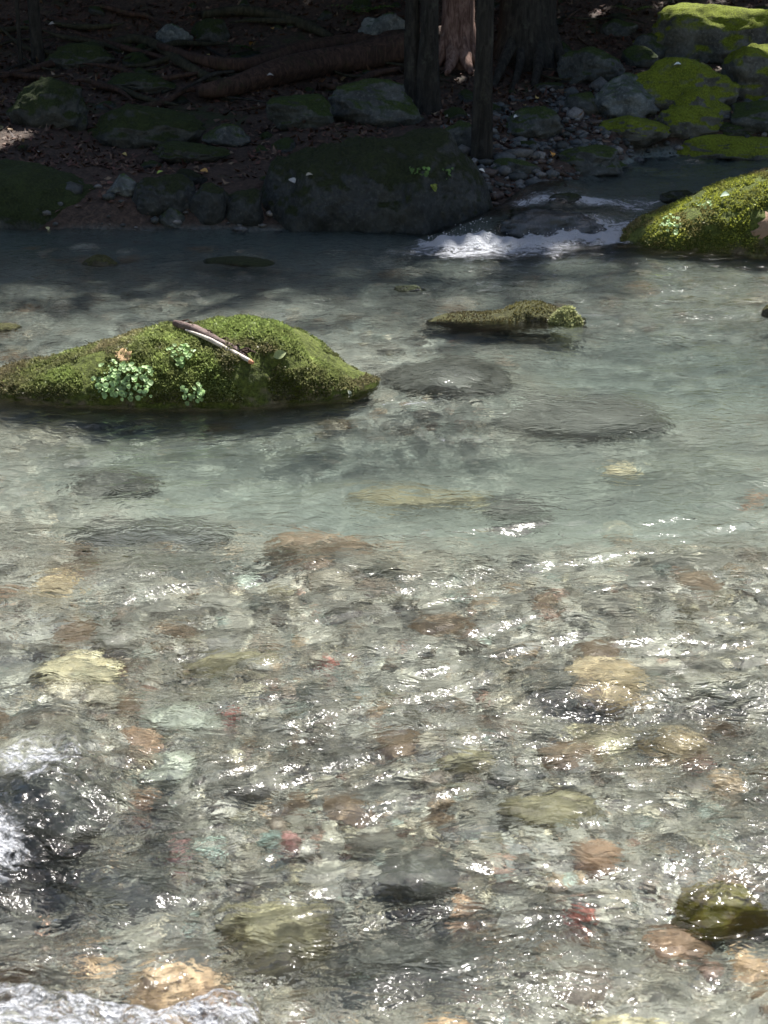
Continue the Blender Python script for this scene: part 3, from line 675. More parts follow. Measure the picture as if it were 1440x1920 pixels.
# ------------------------------------------------------------------ tubes, trees, logs
def tube(pts, radii, seg=12, rough=0.08, seed=1, sub=6):
    """a lumpy tapering tube along pts; returns verts, faces"""
    P = np.array(pts, float); R = np.array(radii, float); k = len(P)
    t = np.linspace(0, k-1, (k-1)*sub+1); C = np.empty((len(t), 3))
    for i, tt in enumerate(t):
        a = min(int(tt), k-2); f = tt-a
        p0 = P[max(a-1, 0)]; p1 = P[a]; p2 = P[a+1]; p3 = P[min(a+2, k-1)]
        C[i] = 0.5*((2*p1)+(-p0+p2)*f+(2*p0-5*p1+4*p2-p3)*f*f+(-p0+3*p1-3*p2+p3)*f**3)
    r = np.interp(t, range(k), R)
    T = np.gradient(C, axis=0); T /= np.linalg.norm(T, axis=1)[:, None]
    ref = np.array([0, 1, 0.01]) if abs(T[:, 1]).mean() < 0.8 else np.array([1, 0, 0.01])
    A = np.cross(T, ref); A /= np.linalg.norm(A, axis=1)[:, None]; B = np.cross(T, A)
    th = np.linspace(0, 2*math.pi, seg, endpoint=False)
    n1 = 1+rough*fbm(np.cos(th)[None]*1.6+seed+0*t[:, None], np.sin(th)[None]*1.6+0*t[:, None], t[:, None]*0.7+0*th[None], 4)*2
    V = C[:, None]+(r[:, None]*n1)[..., None]*(np.cos(th)[None, :, None]*A[:, None]+np.sin(th)[None, :, None]*B[:, None])
    V = V.reshape(-1, 3); F = []
    for i in range(len(t)-1):
        for j in range(seg):
            a = i*seg+j; b = i*seg+(j+1) % seg; F.append((a, b, b+seg, a+seg))
    V = np.vstack([V, C[:1], C[-1:]]); e = len(V)
    for j in range(seg):
        F.append((e-2, (j+1) % seg, j)); o_ = (len(t)-1)*seg; F.append((e-1, o_+j, o_+(j+1) % seg))
    return V, F
def tube_obj(name, pts, radii, mat, parent=None, **kw):
    V, F = tube(pts, radii, **kw); return mesh_obj(name, V, F, mat, parent)
def leaves_mesh(name, C, size, cols, mat, parent=None, tilt=0.8, cup=0.25, shape='leaf'):
    """four-vertex curled leaves at the points C"""
    m = len(C); r = rng
    a = r.uniform(0, 6.28, m); u = np.stack([np.cos(a), np.sin(a), r.normal(0, tilt*0.5, m)], 1); u /= np.linalg.norm(u, axis=1)[:, None]
    w = np.stack([-np.sin(a), np.cos(a), r.normal(0, tilt, m)], 1); w /= np.linalg.norm(w, axis=1)[:, None]
    nn = np.cross(u, w); s = (size*r.uniform(0.6, 1.3, m))[:, None]
    v0 = C-u*s*0.5; v1 = C+w*s*0.30-nn*s*cup*0.3+u*s*0.03; v2 = C+u*s*0.55+nn*s*cup*r.normal(0, 0.6, (m, 1)); v3 = C-w*s*0.30-nn*s*cup*0.3+u*s*0.03; v4 = C+nn*s*0.05*cup
    V = np.stack([v0, v1, v2, v3, v4], 1).reshape(-1, 3); b = np.arange(m)[:, None]*5
    F = np.concatenate([b+np.array([[0, 3, 4]]), b+np.array([[3, 2, 4]]), b+np.array([[2, 1, 4]]), b+np.array([[1, 0, 4]])], 0)
    o = mesh_obj(name, V, F, mat, parent, smooth=False); set_col(o, 'tint', np.repeat(cols, 5, 0)); return o

SPOTS = [(on_plane(880, 445, 0.1), 0.22), (on_plane(1090, 440, 0.12), 0.2), (on_ground(1270, 150)+Vector((0, 0, 0.3)), 0.28), (on_dist(1430, 100, on_ground(1430, 190).y+0.3), 0.2), (on_dist(1350, 30, on_ground(1339, 122).y+0.45), 0.48), (on_plane(1450, 420, 0.25), 0.75), (on_dist(856, 30, 14.3), 0.35), (on_ground(5, 262), 0.22),
         (on_ground(1400, 130), 0.22), (on_ground(1000, 230), 0.12), (on_ground(1240, 130), 0.2), (on_ground(1110, 30), 0.08), (on_plane(1290, 440, 0.1), 0.28)]  # places kept sunlit by leaving gaps in the leaves
def crown_points(cx, cy_, z0, z1, R, m, seed):
    r = np.random.default_rng(seed); nc = 46
    cc = np.stack([cx+R*r.normal(0, 0.55, nc), cy_+R*r.normal(0, 0.5, nc), r.uniform(z0, z1, nc)], 1)
    k = r.integers(0, nc, m); P = cc[k]+r.normal(0, 1, (m, 3))*np.array([0.85, 0.85, 0.38])
    # crowns shaped for the light: leaves that would shade the near stream are left out
    S = np.array(SDIR); t = (P[:, 2]-0.1)/S[2]; G = P-S[None]*t[:, None]
    dens = sstep(6.7, 9.3, G[:, 1]+1.1*fbm(G[:, 0]*0.55, G[:, 1]*0.55, 3.0, 2))
    keep = (r.random(m) < dens*1.0+0.012) & (P[:, 2] > 2.6) & (G[:, 1] > 5.0)
    for (sp_, rad) in SPOTS:
        d = P-np.array(sp_); al = d@S; dist = np.linalg.norm(d-al[:, None]*S[None], axis=1); keep &= ~((dist < rad) & (al > 0))
    return P[keep], cc
LG = np.array([(0.045, 0.085, 0.018), (0.065, 0.115, 0.022), (0.085, 0.14, 0.03), (0.035, 0.065, 0.018)])
def tree(label, stems, crown, seed, cat='tree', bark='bark_grey', roots=(), nm='tree'):
    base = stems[0][0][0]
    t = empty(nm, base); tag(t, label, cat)
    def loc(p): return tuple(np.array(p)-np.array(base))
    for i, (pts, rad) in enumerate(stems):
        tube_obj('trunk', [loc(p) for p in pts], rad, M[bark], t, seg=22, rough=0.13, seed=seed+i, sub=10)
    for i, (pts, rad) in enumerate(roots):
        tube_obj('root', [loc(p) for p in pts], rad, M[bark], t, seg=9, rough=0.1, seed=seed+9+i)
    if crown:
        cx, cy_, z0, z1, R, m = crown
        P, cc = crown_points(cx, cy_, z0, z1, R, m, seed)
        top = np.array(stems[0][0][-1])
        for j in range(7):
            q = cc[j]; s_ = top*0.6+np.array(stems[0][0][-2])*0.4
            mid_ = (s_+q)/2+np.array([0, 0, 0.3])
            S = np.array(SDIR); g = q-S*(q[2]/S[2])
            if g[1] < 9.4: continue
            tube_obj('limb', [loc(s_), loc(mid_), loc(q)], [0.06, 0.04, 0.015], M[bark], t, seg=6, seed=seed+j, sub=4)
        if len(P):
            r = np.random.default_rng(seed)
            c = LG[r.integers(0, 4, len(P))]*r.uniform(0.7, 1.3, (len(P), 1))
            o = leaves_mesh('crown', P-np.array(base), 0.20, c, M['leaf'], t)
    return t
def up(px, py, Y, hs, lean=(0, 0), dz=0.12):
    """trunk line: from a pixel point at distance Y upward"""
    b = on_dist(px, py, Y)
    return [tuple(b+Vector((lean[0]*h, lean[1]*h, h-dz))) for h in hs]
def Yg(px, py): return on_ground(px, py).y
# forked trunk
Y1 = Yg(795, 210)
tree('dark forked trunk, the left of the two nearest trees, behind the broad dark boulder',
     [(up(802, 212, Y1, [0, 0.25, 0.7, 1.3, 3.0, 6.5], (0.01, 0.03)), [0.165, 0.105, 0.078, 0.072, 0.062, 0.045]),
      (up(778, 200, Y1+0.05, [0.1, 0.4, 0.8, 1.3, 3.0, 5.5], (-0.03, 0.05)), [0.09, 0.07, 0.058, 0.053, 0.046, 0.035])],
     (-0.5, Y1+3.6, 5.2, 9.5, 3.4, 22000), 501)
Y2 = Yg(905, 300)
tree('slim straight trunk with pale lichen patches, right of the forked trunk',
     [(up(905, 302, Y2, [0, 0.2, 0.7, 1.4, 3.0, 6.5], (-0.006, 0.01)), [0.10, 0.078, 0.066, 0.062, 0.055, 0.04])],
     (1.2, Y2+5.4, 5.2, 9.5, 3.4, 22000), 502)
Y3 = Yg(858, 118)
tree('reddish pink trunk lit by the sun between the forked and the slim trunk',
     [(up(858, 122, Y3, [-0.45, 0.15, 0.8, 1.6, 4.0, 8.0], (0.0, 0.03)), [0.26, 0.155, 0.14, 0.135, 0.12, 0.08])],
     (3.8, Y3+3.5, 5.5, 11, 3.6, 16000), 503, bark='bark_red',
     roots=[([tuple(on_ground(858, 112)+Vector((dx*0.35, -0.02+dy*0.35, 0.30))), tuple(on_ground(858, 118)+Vector((dx*0.9, dy*0.9, 0.06))), tuple(on_ground(858, 124)+Vector((dx*1.9, dy*1.9, -0.05)))], [0.10, 0.065, 0.02])
            for dx, dy in ((-0.16, -0.06), (-0.06, -0.16), (0.06, -0.15), (0.16, -0.05))])
Y4 = Yg(1000, 150)
b4 = on_ground(995, 130)
def pz(px, py, dz=0.0, dy=0.0):
    p = on_ground(px, py); return (p.x, p.y+dy, p.z+dz)
tree('massive dark tree base with roots gripping the slope right of the slim trunk',
     [(up(985, 118, b4.y+0.3, [0, 0.35, 0.9, 1.8, 4.0, 8.0], (0.0, 0.02)), [0.36, 0.27, 0.24, 0.22, 0.18, 0.12])],
     (7.0, b4.y+2.5, 6, 11, 3.8, 15000), 504,
     roots=[([pz(985, 100, 0.35), pz(945, 130, 0.08), pz(922, 165, -0.03)], [0.08, 0.05, 0.02]),
            ([pz(1000, 95, 0.4, -0.1), pz(1010, 130, 0.12), pz(1000, 168, 0)], [0.09, 0.055, 0.025]),
            ([pz(1010, 85, 0.4, -0.1), pz(1045, 120, 0.10), pz(1070, 150, -0.02)], [0.09, 0.055, 0.025]),
            ([pz(975, 95, 0.3, -0.15), pz(975, 135, 0.1), pz(960, 175, 0)], [0.06, 0.04, 0.02])])
Y5 = Yg(70, 115)
tree('thin dark stem, the thicker of those at the left edge of the bank',
     [(up(72, 112, Y5, [0, 0.3, 0.8, 1.5, 3.2, 6.0], (-0.02, 0.02)), [0.07, 0.05, 0.045, 0.04, 0.035, 0.02])],
     (-4.2, Y5+3.4, 5, 9.5, 3.6, 24000), 505)
tree('pale thin sapling left of the thicker dark stem',
     [(up(38, 108, Y5-0.2, [0, 0.3, 0.8, 1.5, 3.2, 5.0], (0.01, 0.02)), [0.022, 0.018, 0.016, 0.015, 0.012, 0.008])],
     (-7.5, Y5+4, 5, 10, 3.5, 16000), 506, cat='sapling', nm='sapling')
# far wood up the slope: one mass
m = 26000
x = rng.uniform(-26, 26, m); y = rng.uniform(21, 46, m); z = land(x, y)+rng.uniform(0.3, 1, m)**1.0*9*(0.6+0.4*fbm(x*0.3, y*0.3, 1, 3))
P = np.stack([x, y, z], 1); keep = np.ones(m, bool); S_ = np.array(SDIR)
for (sp_, rad) in SPOTS:
    d = P-np.array(sp_); al = d@S_; keep &= ~(np.linalg.norm(d-al[:, None]*S_[None], axis=1) < rad+0.3)
x, y, z = P[keep].T; m = len(x)
o = leaves_mesh('forest', np.stack([x, y, z], 1), 0.62, LG[rng.integers(0, 4, m)]*rng.uniform(0.6, 1.2, (m, 1)), M['leaf'])
tag(o, 'dark wooded slope rising beyond the far bank', 'forest', kind='stuff')
m = 9000
x = rng.uniform(-26, 26, m); y = rng.uniform(-30, -7, m); z = land(x, y)+rng.uniform(0.0, 1, m)*8
o = leaves_mesh('forest', np.stack([x, y, z], 1), 0.9, LG[rng.integers(0, 4, m)]*rng.uniform(0.6, 1.2, (m, 1)), M['leaf'])  # out of view, put in to cut the skylight reaching the bank
tag(o, 'unseen wooded slope behind the viewer, added to darken the far bank', 'forest', kind='stuff')

# fallen logs, roots, branches
def lay(pts, lift=0.0):
    return [tuple(on_ground(px, py)+Vector((0, 0, lift if len(q) == 0 else q[0]))) for (px, py, *q) in pts]
def log(name, pts, rad, mat, label, cat, seed, Y=None, lift=0.05, **kw):
    P = [tuple(on_dist(px, py, Y[i] if isinstance(Y, (list, tuple)) else Y)) for i, (px, py) in enumerate(pts)] if Y else lay(pts, lift)
    c = Vector(P[0]); o = tube_obj(name, P, rad, M[mat], seed=seed, **kw); recentre(o, c); tag(o, label, cat); return o
log('fallen_log', [(372, 196), (440, 184), (520, 158), (600, 140), (700, 124), (790, 104), (860, 92)], [0.05, 0.085, 0.11, 0.125, 0.13, 0.135, 0.14], 'bark_brown',
    'thick reddish brown fallen log running up to the forked trunk', 'log', 601, lift=0.10, seg=18, rough=0.12)
log('fallen_log', [(300, 112), (380, 140), (470, 150), (560, 122), (650, 106), (760, 92)], [0.03, 0.05, 0.07, 0.075, 0.07, 0.06], 'bark_brown',
    'thinner fallen log lying behind the thick reddish brown one', 'log', 602, lift=0.12, seg=14, rough=0.14)
log('fallen_log', [(380, 40), (450, 32), (520, 42), (580, 62), (622, 82)], [0.04, 0.055, 0.055, 0.05, 0.03], 'bark_moss',
    'short mossy log arched over the leaf litter high on the bank', 'log', 603, lift=0.06, seg=14)
log('tree_root', [(190, 100), (250, 86), (300, 100), (340, 130), (390, 158), (450, 176)], [0.03, 0.045, 0.05, 0.045, 0.04, 0.02], 'bark_moss',
    'curved dark root above the wide dark mossy boulder', 'root', 604, lift=0.06, seg=12)
log('tree_root', [(600, 170), (650, 176), (700, 150), (750, 140)], [0.02, 0.03, 0.03, 0.02], 'bark_brown', 'short twisted root under the thick fallen log', 'root', 605, lift=0.05)
for i, (p, l) in enumerate([([(196, 212), (228, 232), (262, 252)], 'straight bare stick lying across the wide dark mossy boulder'),
                            ([(570, 246), (620, 220), (662, 192)], 'thin forked stick leaning on the dark mossy boulder under the log'),
                            ([(1018, 322), (1050, 334), (1086, 346)], 'dark stick on the gravel at the edge of the upper pool'),
                            ([(0, 78), (14, 92), (30, 106)], 'pale stick at the left edge beside the sapling'),
                            ([(925, 268), (970, 290), (1010, 300)], 'fallen twig on the stones right of the slim trunk')]):
    log('stick', p, [0.012, 0.011, 0.006], 'bark_brown', l, 'stick', 620+i, lift=0.07 if i < 2 else 0.03, seg=7)
log('stick', [(345, 196), (400, 168), (440, 162)], [0.008, 0.02, 0.012], 'bark_grey', 'pale split branch under the end of the thick fallen log', 'stick', 640, lift=0.12, seg=7)

for i in range(26):
    px, py = rng.uniform(20, 1150), rng.uniform(30, 260); a_ = rng.uniform(-0.9, 0.9); L_ = rng.uniform(30, 95)
    q = [(px+L_*k*math.cos(a_), min(300, max(8, py+L_*k*0.6*math.sin(a_)+rng.normal(0, 5)))) for k in (-1, -0.3, 0.4, 1)]
    o = log('stick', q, [0.006, 0.013, 0.010, 0.004], ['bark_brown', 'bark_moss', 'bark_grey'][i % 3], 'thin dead stick lying in the leaf litter of the shaded bank', 'stick', 660+i, lift=0.05, seg=6)
    o['group'] = 'sticks lying on the shaded bank'
for i in range(16):
    px, py = rng.uniform(10, 560), rng.uniform(40, 215); L_ = rng.uniform(50, 130); a_ = rng.uniform(-0.6, 0.6); b_ = rng.uniform(-25, 25)
    q = [(px+L_*k, min(290, max(6, py+L_*k*0.7*math.sin(a_)+b_*(1-k*k)+rng.normal(0, 4)))) for k in (-1, -0.5, 0, 0.5, 1)]
    o = log('tree_root', q, [0.008, 0.022, 0.03, 0.022, 0.006], ['bark_moss', 'bark_brown'][i % 2], 'tangled dark root snaking through the leaf litter of the left bank', 'root', 760+i, lift=0.06, seg=8)
    o['group'] = 'tangled roots on the left bank'
# ------------------------------------------------------------------ leaf litter on the bank
m = 34000
x = rng.uniform(-5.0, 5.2, m); y = 9.8+8.5*rng.random(m)**0.9
s = bank_s(x, y); keep = (s > 0.12) & ((s > 0.8) | (rng.random(m) < 0.4)) & (fbm(x*0.9, y*0.9, 31.0, 3)+rng.uniform(-0.3, 0.3, m) > -0.25)
x, y = x[keep], y[keep]; z = land(x, y)+rng.uniform(0.004, 0.022, len(x))
DL = np.array([(0.075, 0.038, 0.026), (0.11, 0.062, 0.042), (0.05, 0.028, 0.02), (0.15, 0.095, 0.065), (0.24, 0.17, 0.11), (0.13, 0.06, 0.045)])
o = leaves_mesh('leaf_litter', np.stack([x, y, z], 1), 0.062, DL[rng.choice(6, len(x), p=[.28, .25, .2, .15, .04, .08])]*rng.uniform(0.6, 1.3, (len(x), 1)), M['litter'], tilt=0.45, cup=0.6)
tag(o, 'brown dead leaves carpeting the shaded bank', 'leaf litter', kind='stuff')
# fallen leaves one can pick out
def one_leaf(P, size, col, nrm=(0, 0, 1), rot=0.0, label='', group=None, name='fallen_leaf', parent=None, cat='leaf'):
    """a pointed oval leaf with a midrib fold"""
    k = 7; V = []; F = []
    for i in range(k+1):
        t = i/k; wd = 0.34*math.sin(math.pi*t**0.8)*size; xx = (t-0.5)*size; c = 0.12*size*math.sin(math.pi*t)
        V += [(xx, -wd, wd*0.35+c), (xx, 0, c), (xx, wd, wd*0.35+c)]
    for i in range(k):
        a = i*3; F += [(a, a+1, a+4, a+3), (a+1, a+2, a+5, a+4)]
    key = 'leafc_%0.2f_%0.2f_%0.2f' % col
    if key not in M: M[key] = plain_mat('leaf colour', [tuple(c*0.7 for c in col), col, tuple(min(1, c*1.2) for c in col)], 60, 0.6, 0.001)
    o = mesh_obj(name, V, F, M[key], parent); o.location = P
    q = Vector(nrm).to_track_quat('Z', 'Y'); o.rotation_mode = 'QUATERNION'; from mathutils import Quaternion
    o.rotation_quaternion = q @ Quaternion((0, 0, 1), rot)
    if label: tag(o, label, cat, group)
    return o
fl = [(300, 327, 0.05, (0.45, 0.55, 0.10), 'yellow green leaf on the wet black slab'), (382, 325, 0.07, (0.50, 0.28, 0.08), 'orange brown leaf above the far shore pile'),
      (232, 100, 0.09, (0.42, 0.36, 0.28), 'pale curled leaf at the curved root'), (100, 45, 0.08, (0.42, 0.38, 0.33), 'pale leaf near the thin stems'),
      (646, 152, 0.10, (0.30, 0.24, 0.14), 'tan curled leaf hanging on the thick fallen log'), (505, 142, 0.06, (0.32, 0.30, 0.28), 'small grey leaf between the two fallen logs'),
      (233, 293, 0.05, (0.50, 0.36, 0.12), 'yellow leaf on the stones above the smooth dark boulder'), (90, 430, 0.04, (0.45, 0.42, 0.20), 'yellowish leaf at the waterline under the smooth dark boulder'),
      (1034, 290, 0.07, (0.58, 0.28, 0.06), 'orange leaf on the gravel right of the slim trunk'), (900, 322, 0.05, (0.62, 0.62, 0.56), 'whitish leaf beside the foot of the slim trunk'),
      (970, 220, 0.05, (0.60, 0.60, 0.56), 'whitish leaf high right of the slim trunk'), (1005, 186, 0.06, (0.55, 0.40, 0.14), 'yellow leaf below the massive tree base'),
      (1270, 122, 0.06, (0.75, 0.78, 0.70), 'white leaf on the flat topped mossy boulder'), (550, 340, 0.07, (0.34, 0.34, 0.32), 'grey leaf on the left part of the broad dark boulder'),
      (580, 330, 0.05, (0.30, 0.28, 0.22), 'dull leaf near the grey leaf on the broad dark boulder')]
for i, (px, py, sz, c, lab) in enumerate(fl):
    P = on_ground(px, py); d = Vector(ray(px, py)).normalized(); bpy_hit = None
    one_leaf(P+Vector((0, 0, 0.03)), sz, c, (rng.normal(0, 0.25), -0.4, 1), rng.uniform(0, 6), lab)
LEAVES = [bpy.data.objects[o.name] for o in COL.objects if o.name.startswith('fallen_leaf')]
bpy.context.view_layer.update()
dg = bpy.context.evaluated_depsgraph_get()
for o, (px, py, sz, c, lab) in zip(LEAVES, fl):           # rest each on whatever it lies on
    o.hide_viewport = True
bpy.context.view_layer.update(); dg = bpy.context.evaluated_depsgraph_get()
for o, (px, py, sz, c, lab) in zip(LEAVES, fl):
    ok, p, nn, _, ob, _ = SC.ray_cast(dg, Vector((0, 0, CAM_H)), Vector(ray(px, py)).normalized())
    if ok: o.location = p+nn*0.012
    o.hide_viewport = False
m_shared = 60
for i in range(m_shared):
    x_, y_ = rng.uniform(-3.6, 3.2), rng.uniform(10.3, 15.0)
    if bank_s(x_, y_) < 0.2: continue
    o = LEAVES[[1, 3, 4, 6, 14][i % 5]].copy(); COL.objects.link(o)
    o.location = (x_, y_, float(land(x_, y_))+0.03); o.rotation_quaternion = (1, rng.normal(0, .2), rng.normal(0, .2), rng.uniform(-2, 2))
    s_ = rng.uniform(0.6, 1.0); o.scale = (s_, s_, s_)
    tag(o, 'pale dead leaf standing out from the brown litter of the bank', 'leaf', 'pale leaves scattered over the bank')

bk = [blob(700+i, 3, 0.3, 10, 0.95) for i in range(5)]; bkm = []
for i, (v, f) in enumerate(bk):
    for mk in ('bank_rock', 'dark_rock', 'moss_shade'):
        o = mesh_obj('bank_stone', v, f, M[mk]); bkm.append(o.data); bpy.data.objects.remove(o)
cnt = 0; placed = []
while cnt < 90:
    x_, y_ = rng.uniform(-3.8, 3.8), rng.uniform(9.8, 15.5)
    if bank_s(x_, y_) < 0.0 or any(((x_-a)/(rx_+0.05))**2+((y_-b)/(ry_+0.05))**2 < 1 for a, b, rx_, ry_ in ROCKS): continue
    r_ = rng.uniform(0.04, 0.13)
    if any((x_-a)**2+(y_-b)**2 < (r_+c)**2*0.8 for a, b, c in placed): continue
    placed.append((x_, y_, r_)); o = bpy.data.objects.new('bank_stone', bkm[rng.choice(15)]); COL.objects.link(o)
    o.location = (x_, y_, float(land(x_, y_))); o.scale = (r_*rng.uniform(0.9, 1.6), r_, r_*rng.uniform(0.45, 0.8)); o.rotation_euler = (rng.normal(0, .2), rng.normal(0, .2), rng.uniform(0, 6.3))
    tag(o, 'dim angular stone half sunk in the litter of the shaded bank', 'stone', 'stones strewn over the shaded bank'); cnt += 1

# ------------------------------------------------------------------ moss fur and plants on the near boulders
def fur(o, count, hgt, cols, zmin, name='moss', seed=1, wdt=0.0035, lean=0.5, thr=-0.22):
    me = o.data; r = np.random.default_rng(seed)
    nf = len(me.polygons); c = np.empty(nf*3, np.float32); nn = np.empty(nf*3, np.float32); ar = np.empty(nf, np.float32)
    me.polygons.foreach_get('center', c); me.polygons.foreach_get('normal', nn); me.polygons.foreach_get('area', ar)
    c = c.reshape(-1, 3); nn = nn.reshape(-1, 3)
    okf = (c[:, 2] > zmin) & (nn[:, 2] > -0.2) & (nn[:, 1] < 0.75) & (fbm(c[:, 0]*6, c[:, 1]*6, c[:, 2]*6+seed, 3) > thr)
    p = ar*okf; k = r.choice(nf, count, p=p/p.sum())
    C = c[k]+r.normal(0, 0.5, (count, 3))*np.sqrt(ar[k])[:, None]*0.6
    n_ = nn[k]+r.normal(0, lean, (count, 3)); n_ /= np.linalg.norm(n_, axis=1)[:, None]
    s = np.cross(n_, r.normal(size=(count, 3))); s /= np.linalg.norm(s, axis=1)[:, None]
    h = hgt*r.uniform(0.4, 1.4, (count, 1))
    a = C-s*wdt-nn[k]*0.002; b = C+s*wdt-nn[k]*0.002; t = C+n_*h; m1_ = C+n_*h*0.6+s*wdt*1.2
    V = np.stack([a, b, m1_, t], 1).reshape(-1, 3); b_ = np.arange(count)[:, None]*4
    F = np.concatenate([b_+np.array([[0, 1, 2]]), b_+np.array([[0, 2, 3]])], 0)
    f2 = mesh_obj(name, V, F, M['leaf'], o, smooth=False); f2['kind'] = 'stuff'
    patch = sstep(-0.35, 0.35, fbm(C[:, 0]*4+seed, C[:, 1]*4, C[:, 2]*4, 3))
    p2 = sstep(-0.02, 0.28, fbm(C[:, 0]*3.5+9+seed, C[:, 1]*3.5, C[:, 2]*3.5, 4)); low_ = sstep(0.09, 0.02, C[:, 2]); p2 = np.clip(p2+low_*0.8, 0, 1)
    hi_ = sstep(0.18, 0.4, fbm(C[:, 0]*5+29+seed, C[:, 1]*5, C[:, 2]*5, 3))[:, None]
    cc = np.array(cols[0])[None]*(1-patch[:, None])+np.array(cols[1])[None]*patch[:, None]
    cc = cc*(1-p2[:, None]*0.75)+np.array(cols[2])[None]*p2[:, None]*0.75
    cc = cc*(1+0.5*hi_)
    set_col(f2, 'tint', np.repeat(cc*r.uniform(0.7, 1.35, (count, 1)), 4, 0)); return f2
MC = [(0.17, 0.18, 0.075), (0.28, 0.35, 0.11), (0.20, 0.165, 0.10)]
fur(mid, 50000, 0.0085, MC, 0.012, seed=3)
fur(right, 30000, 0.010, [(0.18, 0.175, 0.055), (0.33, 0.36, 0.06), (0.17, 0.135, 0.07)], 0.015, seed=6, wdt=0.005)
fur(low, 2600, 0.007, [(0.09, 0.08, 0.035), (0.15, 0.14, 0.05), (0.11, 0.09, 0.05)], 0.01, seed=7)
fur(tip, 2500, 0.012, [(0.28, 0.31, 0.13), (0.42, 0.46, 0.22), (0.33, 0.34, 0.17)], 0.0, seed=8)

def rosette(o, px0, px1, py0, py1, count, leaf, label, seed, col=(0.42, 0.60, 0.27), name='creeping_plant', stem=0.03):
    """small round-leaved plant growing from the face of a boulder"""
    r = np.random.default_rng(seed); cx, cyy = (px0+px1)/2, (py0+py1)/2
    P0, N0 = hit_obj(o, cx, cyy)
    if P0 is None: return
    t = empty(name, P0); tag(t, label, 'plant')
    V = []; F = []; C = []; SV = []; SF = []
    for i in range(count):
        while True:
            a, b = r.uniform(-1, 1, 2)
            if a*a+b*b < r.uniform(0.25, 1.5): break
        P, nn = hit_obj(o, cx+a*(px1-px0)/2, cyy+b*(py1-py0)/2)
        if P is None: continue
        nv = (nn+Vector(r.normal(0, 0.35, 3))+Vector((0, -0.3, 0.4))).normalized()
        T = P+nn*(stem*r.uniform(0.3, 1.1))-P0
        s = nv.cross(Vector((0.3, 0.2, 1))).normalized(); w = nv.cross(s)
        sz = leaf*r.uniform(0.4, 1.35); b0 = len(V); k = 8
        V.append(T-nv*sz*0.15)
        for j in range(k):
            th = j*2*math.pi/k+r.uniform(-.1, .1); rr = sz*(0.5+0.08*math.cos(3*th)); V.append(T+s*math.cos(th)*rr+w*math.sin(th)*rr)
        for j in range(k): F.append((b0, b0+1+j, b0+1+(j+1) % k))
        cc = np.array(col)*r.uniform(0.6, 1.4); C += [cc]*(k+1)
        b1 = len(SV); q = P-P0; e = s*0.0012; SV += [q-e, q+e, T+e-nv*sz*.1, T-e-nv*sz*.1]; SF.append((b1, b1+1, b1+2, b1+3))
    f_ = mesh_obj('foliage', V, F, M['leaf'], t, smooth=False); set_col(f_, 'tint', np.array(C))
    st = mesh_obj('stems', SV, SF, M['leaf'], t, smooth=False); set_col(st, 'tint', np.tile((0.12, 0.16, 0.05), (len(SV), 1)))
bpy.context.view_layer.update()
rosette(mid, 184, 290, 684, 748, 210, 0.019, 'largest clump of small round pale green leaves on the left of the sunlit mossy boulder', 1)
rosette(mid, 318, 358, 652, 692, 60, 0.018, 'small leafy clump near the crest left of the broken stick', 2, (0.34, 0.50, 0.20))
rosette(mid, 340, 384, 724, 752, 40, 0.017, 'smallest leafy clump low on the front of the sunlit mossy boulder', 3)
rosette(right, 1240, 1278, 404, 444, 26, 0.02, 'bright leafy sprig on the left slope of the big right hand mossy boulder', 4)
rosette(right, 1312, 1336, 382, 396, 14, 0.02, 'tiny leafy sprig higher on the big right hand mossy boulder', 5)
rosette(big, 772, 802, 312, 330, 18, 0.025, 'leafy sprig on the face of the broad dark boulder', 6, (0.14, 0.26, 0.06))
rosette(big, 806, 818, 346, 356, 8, 0.025, 'small yellowish sprig lower on the broad dark boulder', 7, (0.24, 0.30, 0.05))
rosette(big, 828, 846, 310, 336, 12, 0.02, 'sparse sprig right of the others on the broad dark boulder', 8, (0.12, 0.22, 0.06))

# the bare pink patch
def patch(o, pts, mat, name, parent, lift=0.004):
    P0 = None; V = []; F = []
    nx, ny = 14, 14; xs = [p[0] for p in pts]; ys = [p[1] for p in pts]
    cx, cyy = sum(xs)/len(xs), sum(ys)/len(ys); k = len(pts); rings = 7
    c0, n0 = hit_obj(o, cx, cyy); V.append(c0+n0*lift); jit = rng.uniform(0.72, 1.22, k*4)
    for r_ in range(1, rings+1):
        for j in range(k*4):
            a = pts[(j//4) % k]; b = pts[(j//4+1) % k]; f = (j % 4)/4
            qx, qy = a[0]*(1-f)+b[0]*f, a[1]*(1-f)+b[1]*f
            q, nn = hit_obj(o, cx+(qx-cx)*jit[j]*r_/rings, cyy+(qy-cyy)*jit[j]*r_/rings)
            if q is None: q, nn = V[-1], Vector((0, 0, 0))
            V.append(q+nn*(lift if r_ < rings else -0.006))
    m_ = k*4
    for j in range(m_): F.append((0, 1+j, 1+(j+1) % m_))
    for r_ in range(rings-1):
        for j in range(m_): a = 1+r_*m_+j; b = 1+r_*m_+(j+1) % m_; F.append((a, a+m_, b+m_, b))
    V = [v-o.location for v in V]
    return mesh_obj(name, V, F, mat, parent)
pk = plain_mat('bare pink stone', [(0.13, 0.10, 0.045), (0.30, 0.19, 0.125), (0.22, 0.17, 0.09)], 26, 0.85, 0.01)
patch(right, [(1408, 438), (1420, 418), (1436, 398), (1450, 386), (1500, 392), (1520, 440), (1470, 452), (1440, 446), (1418, 450)], pk, 'bare_face', right, 0.004)
patch(mid, [(212, 662), (228, 652), (246, 660), (248, 676), (232, 684), (216, 676)], plain_mat('bare tan stone', [(0.22, 0.14, 0.07), (0.32, 0.21, 0.11), (0.26, 0.18, 0.08)], 30, 0.8), 'bare_face', mid, 0.007)

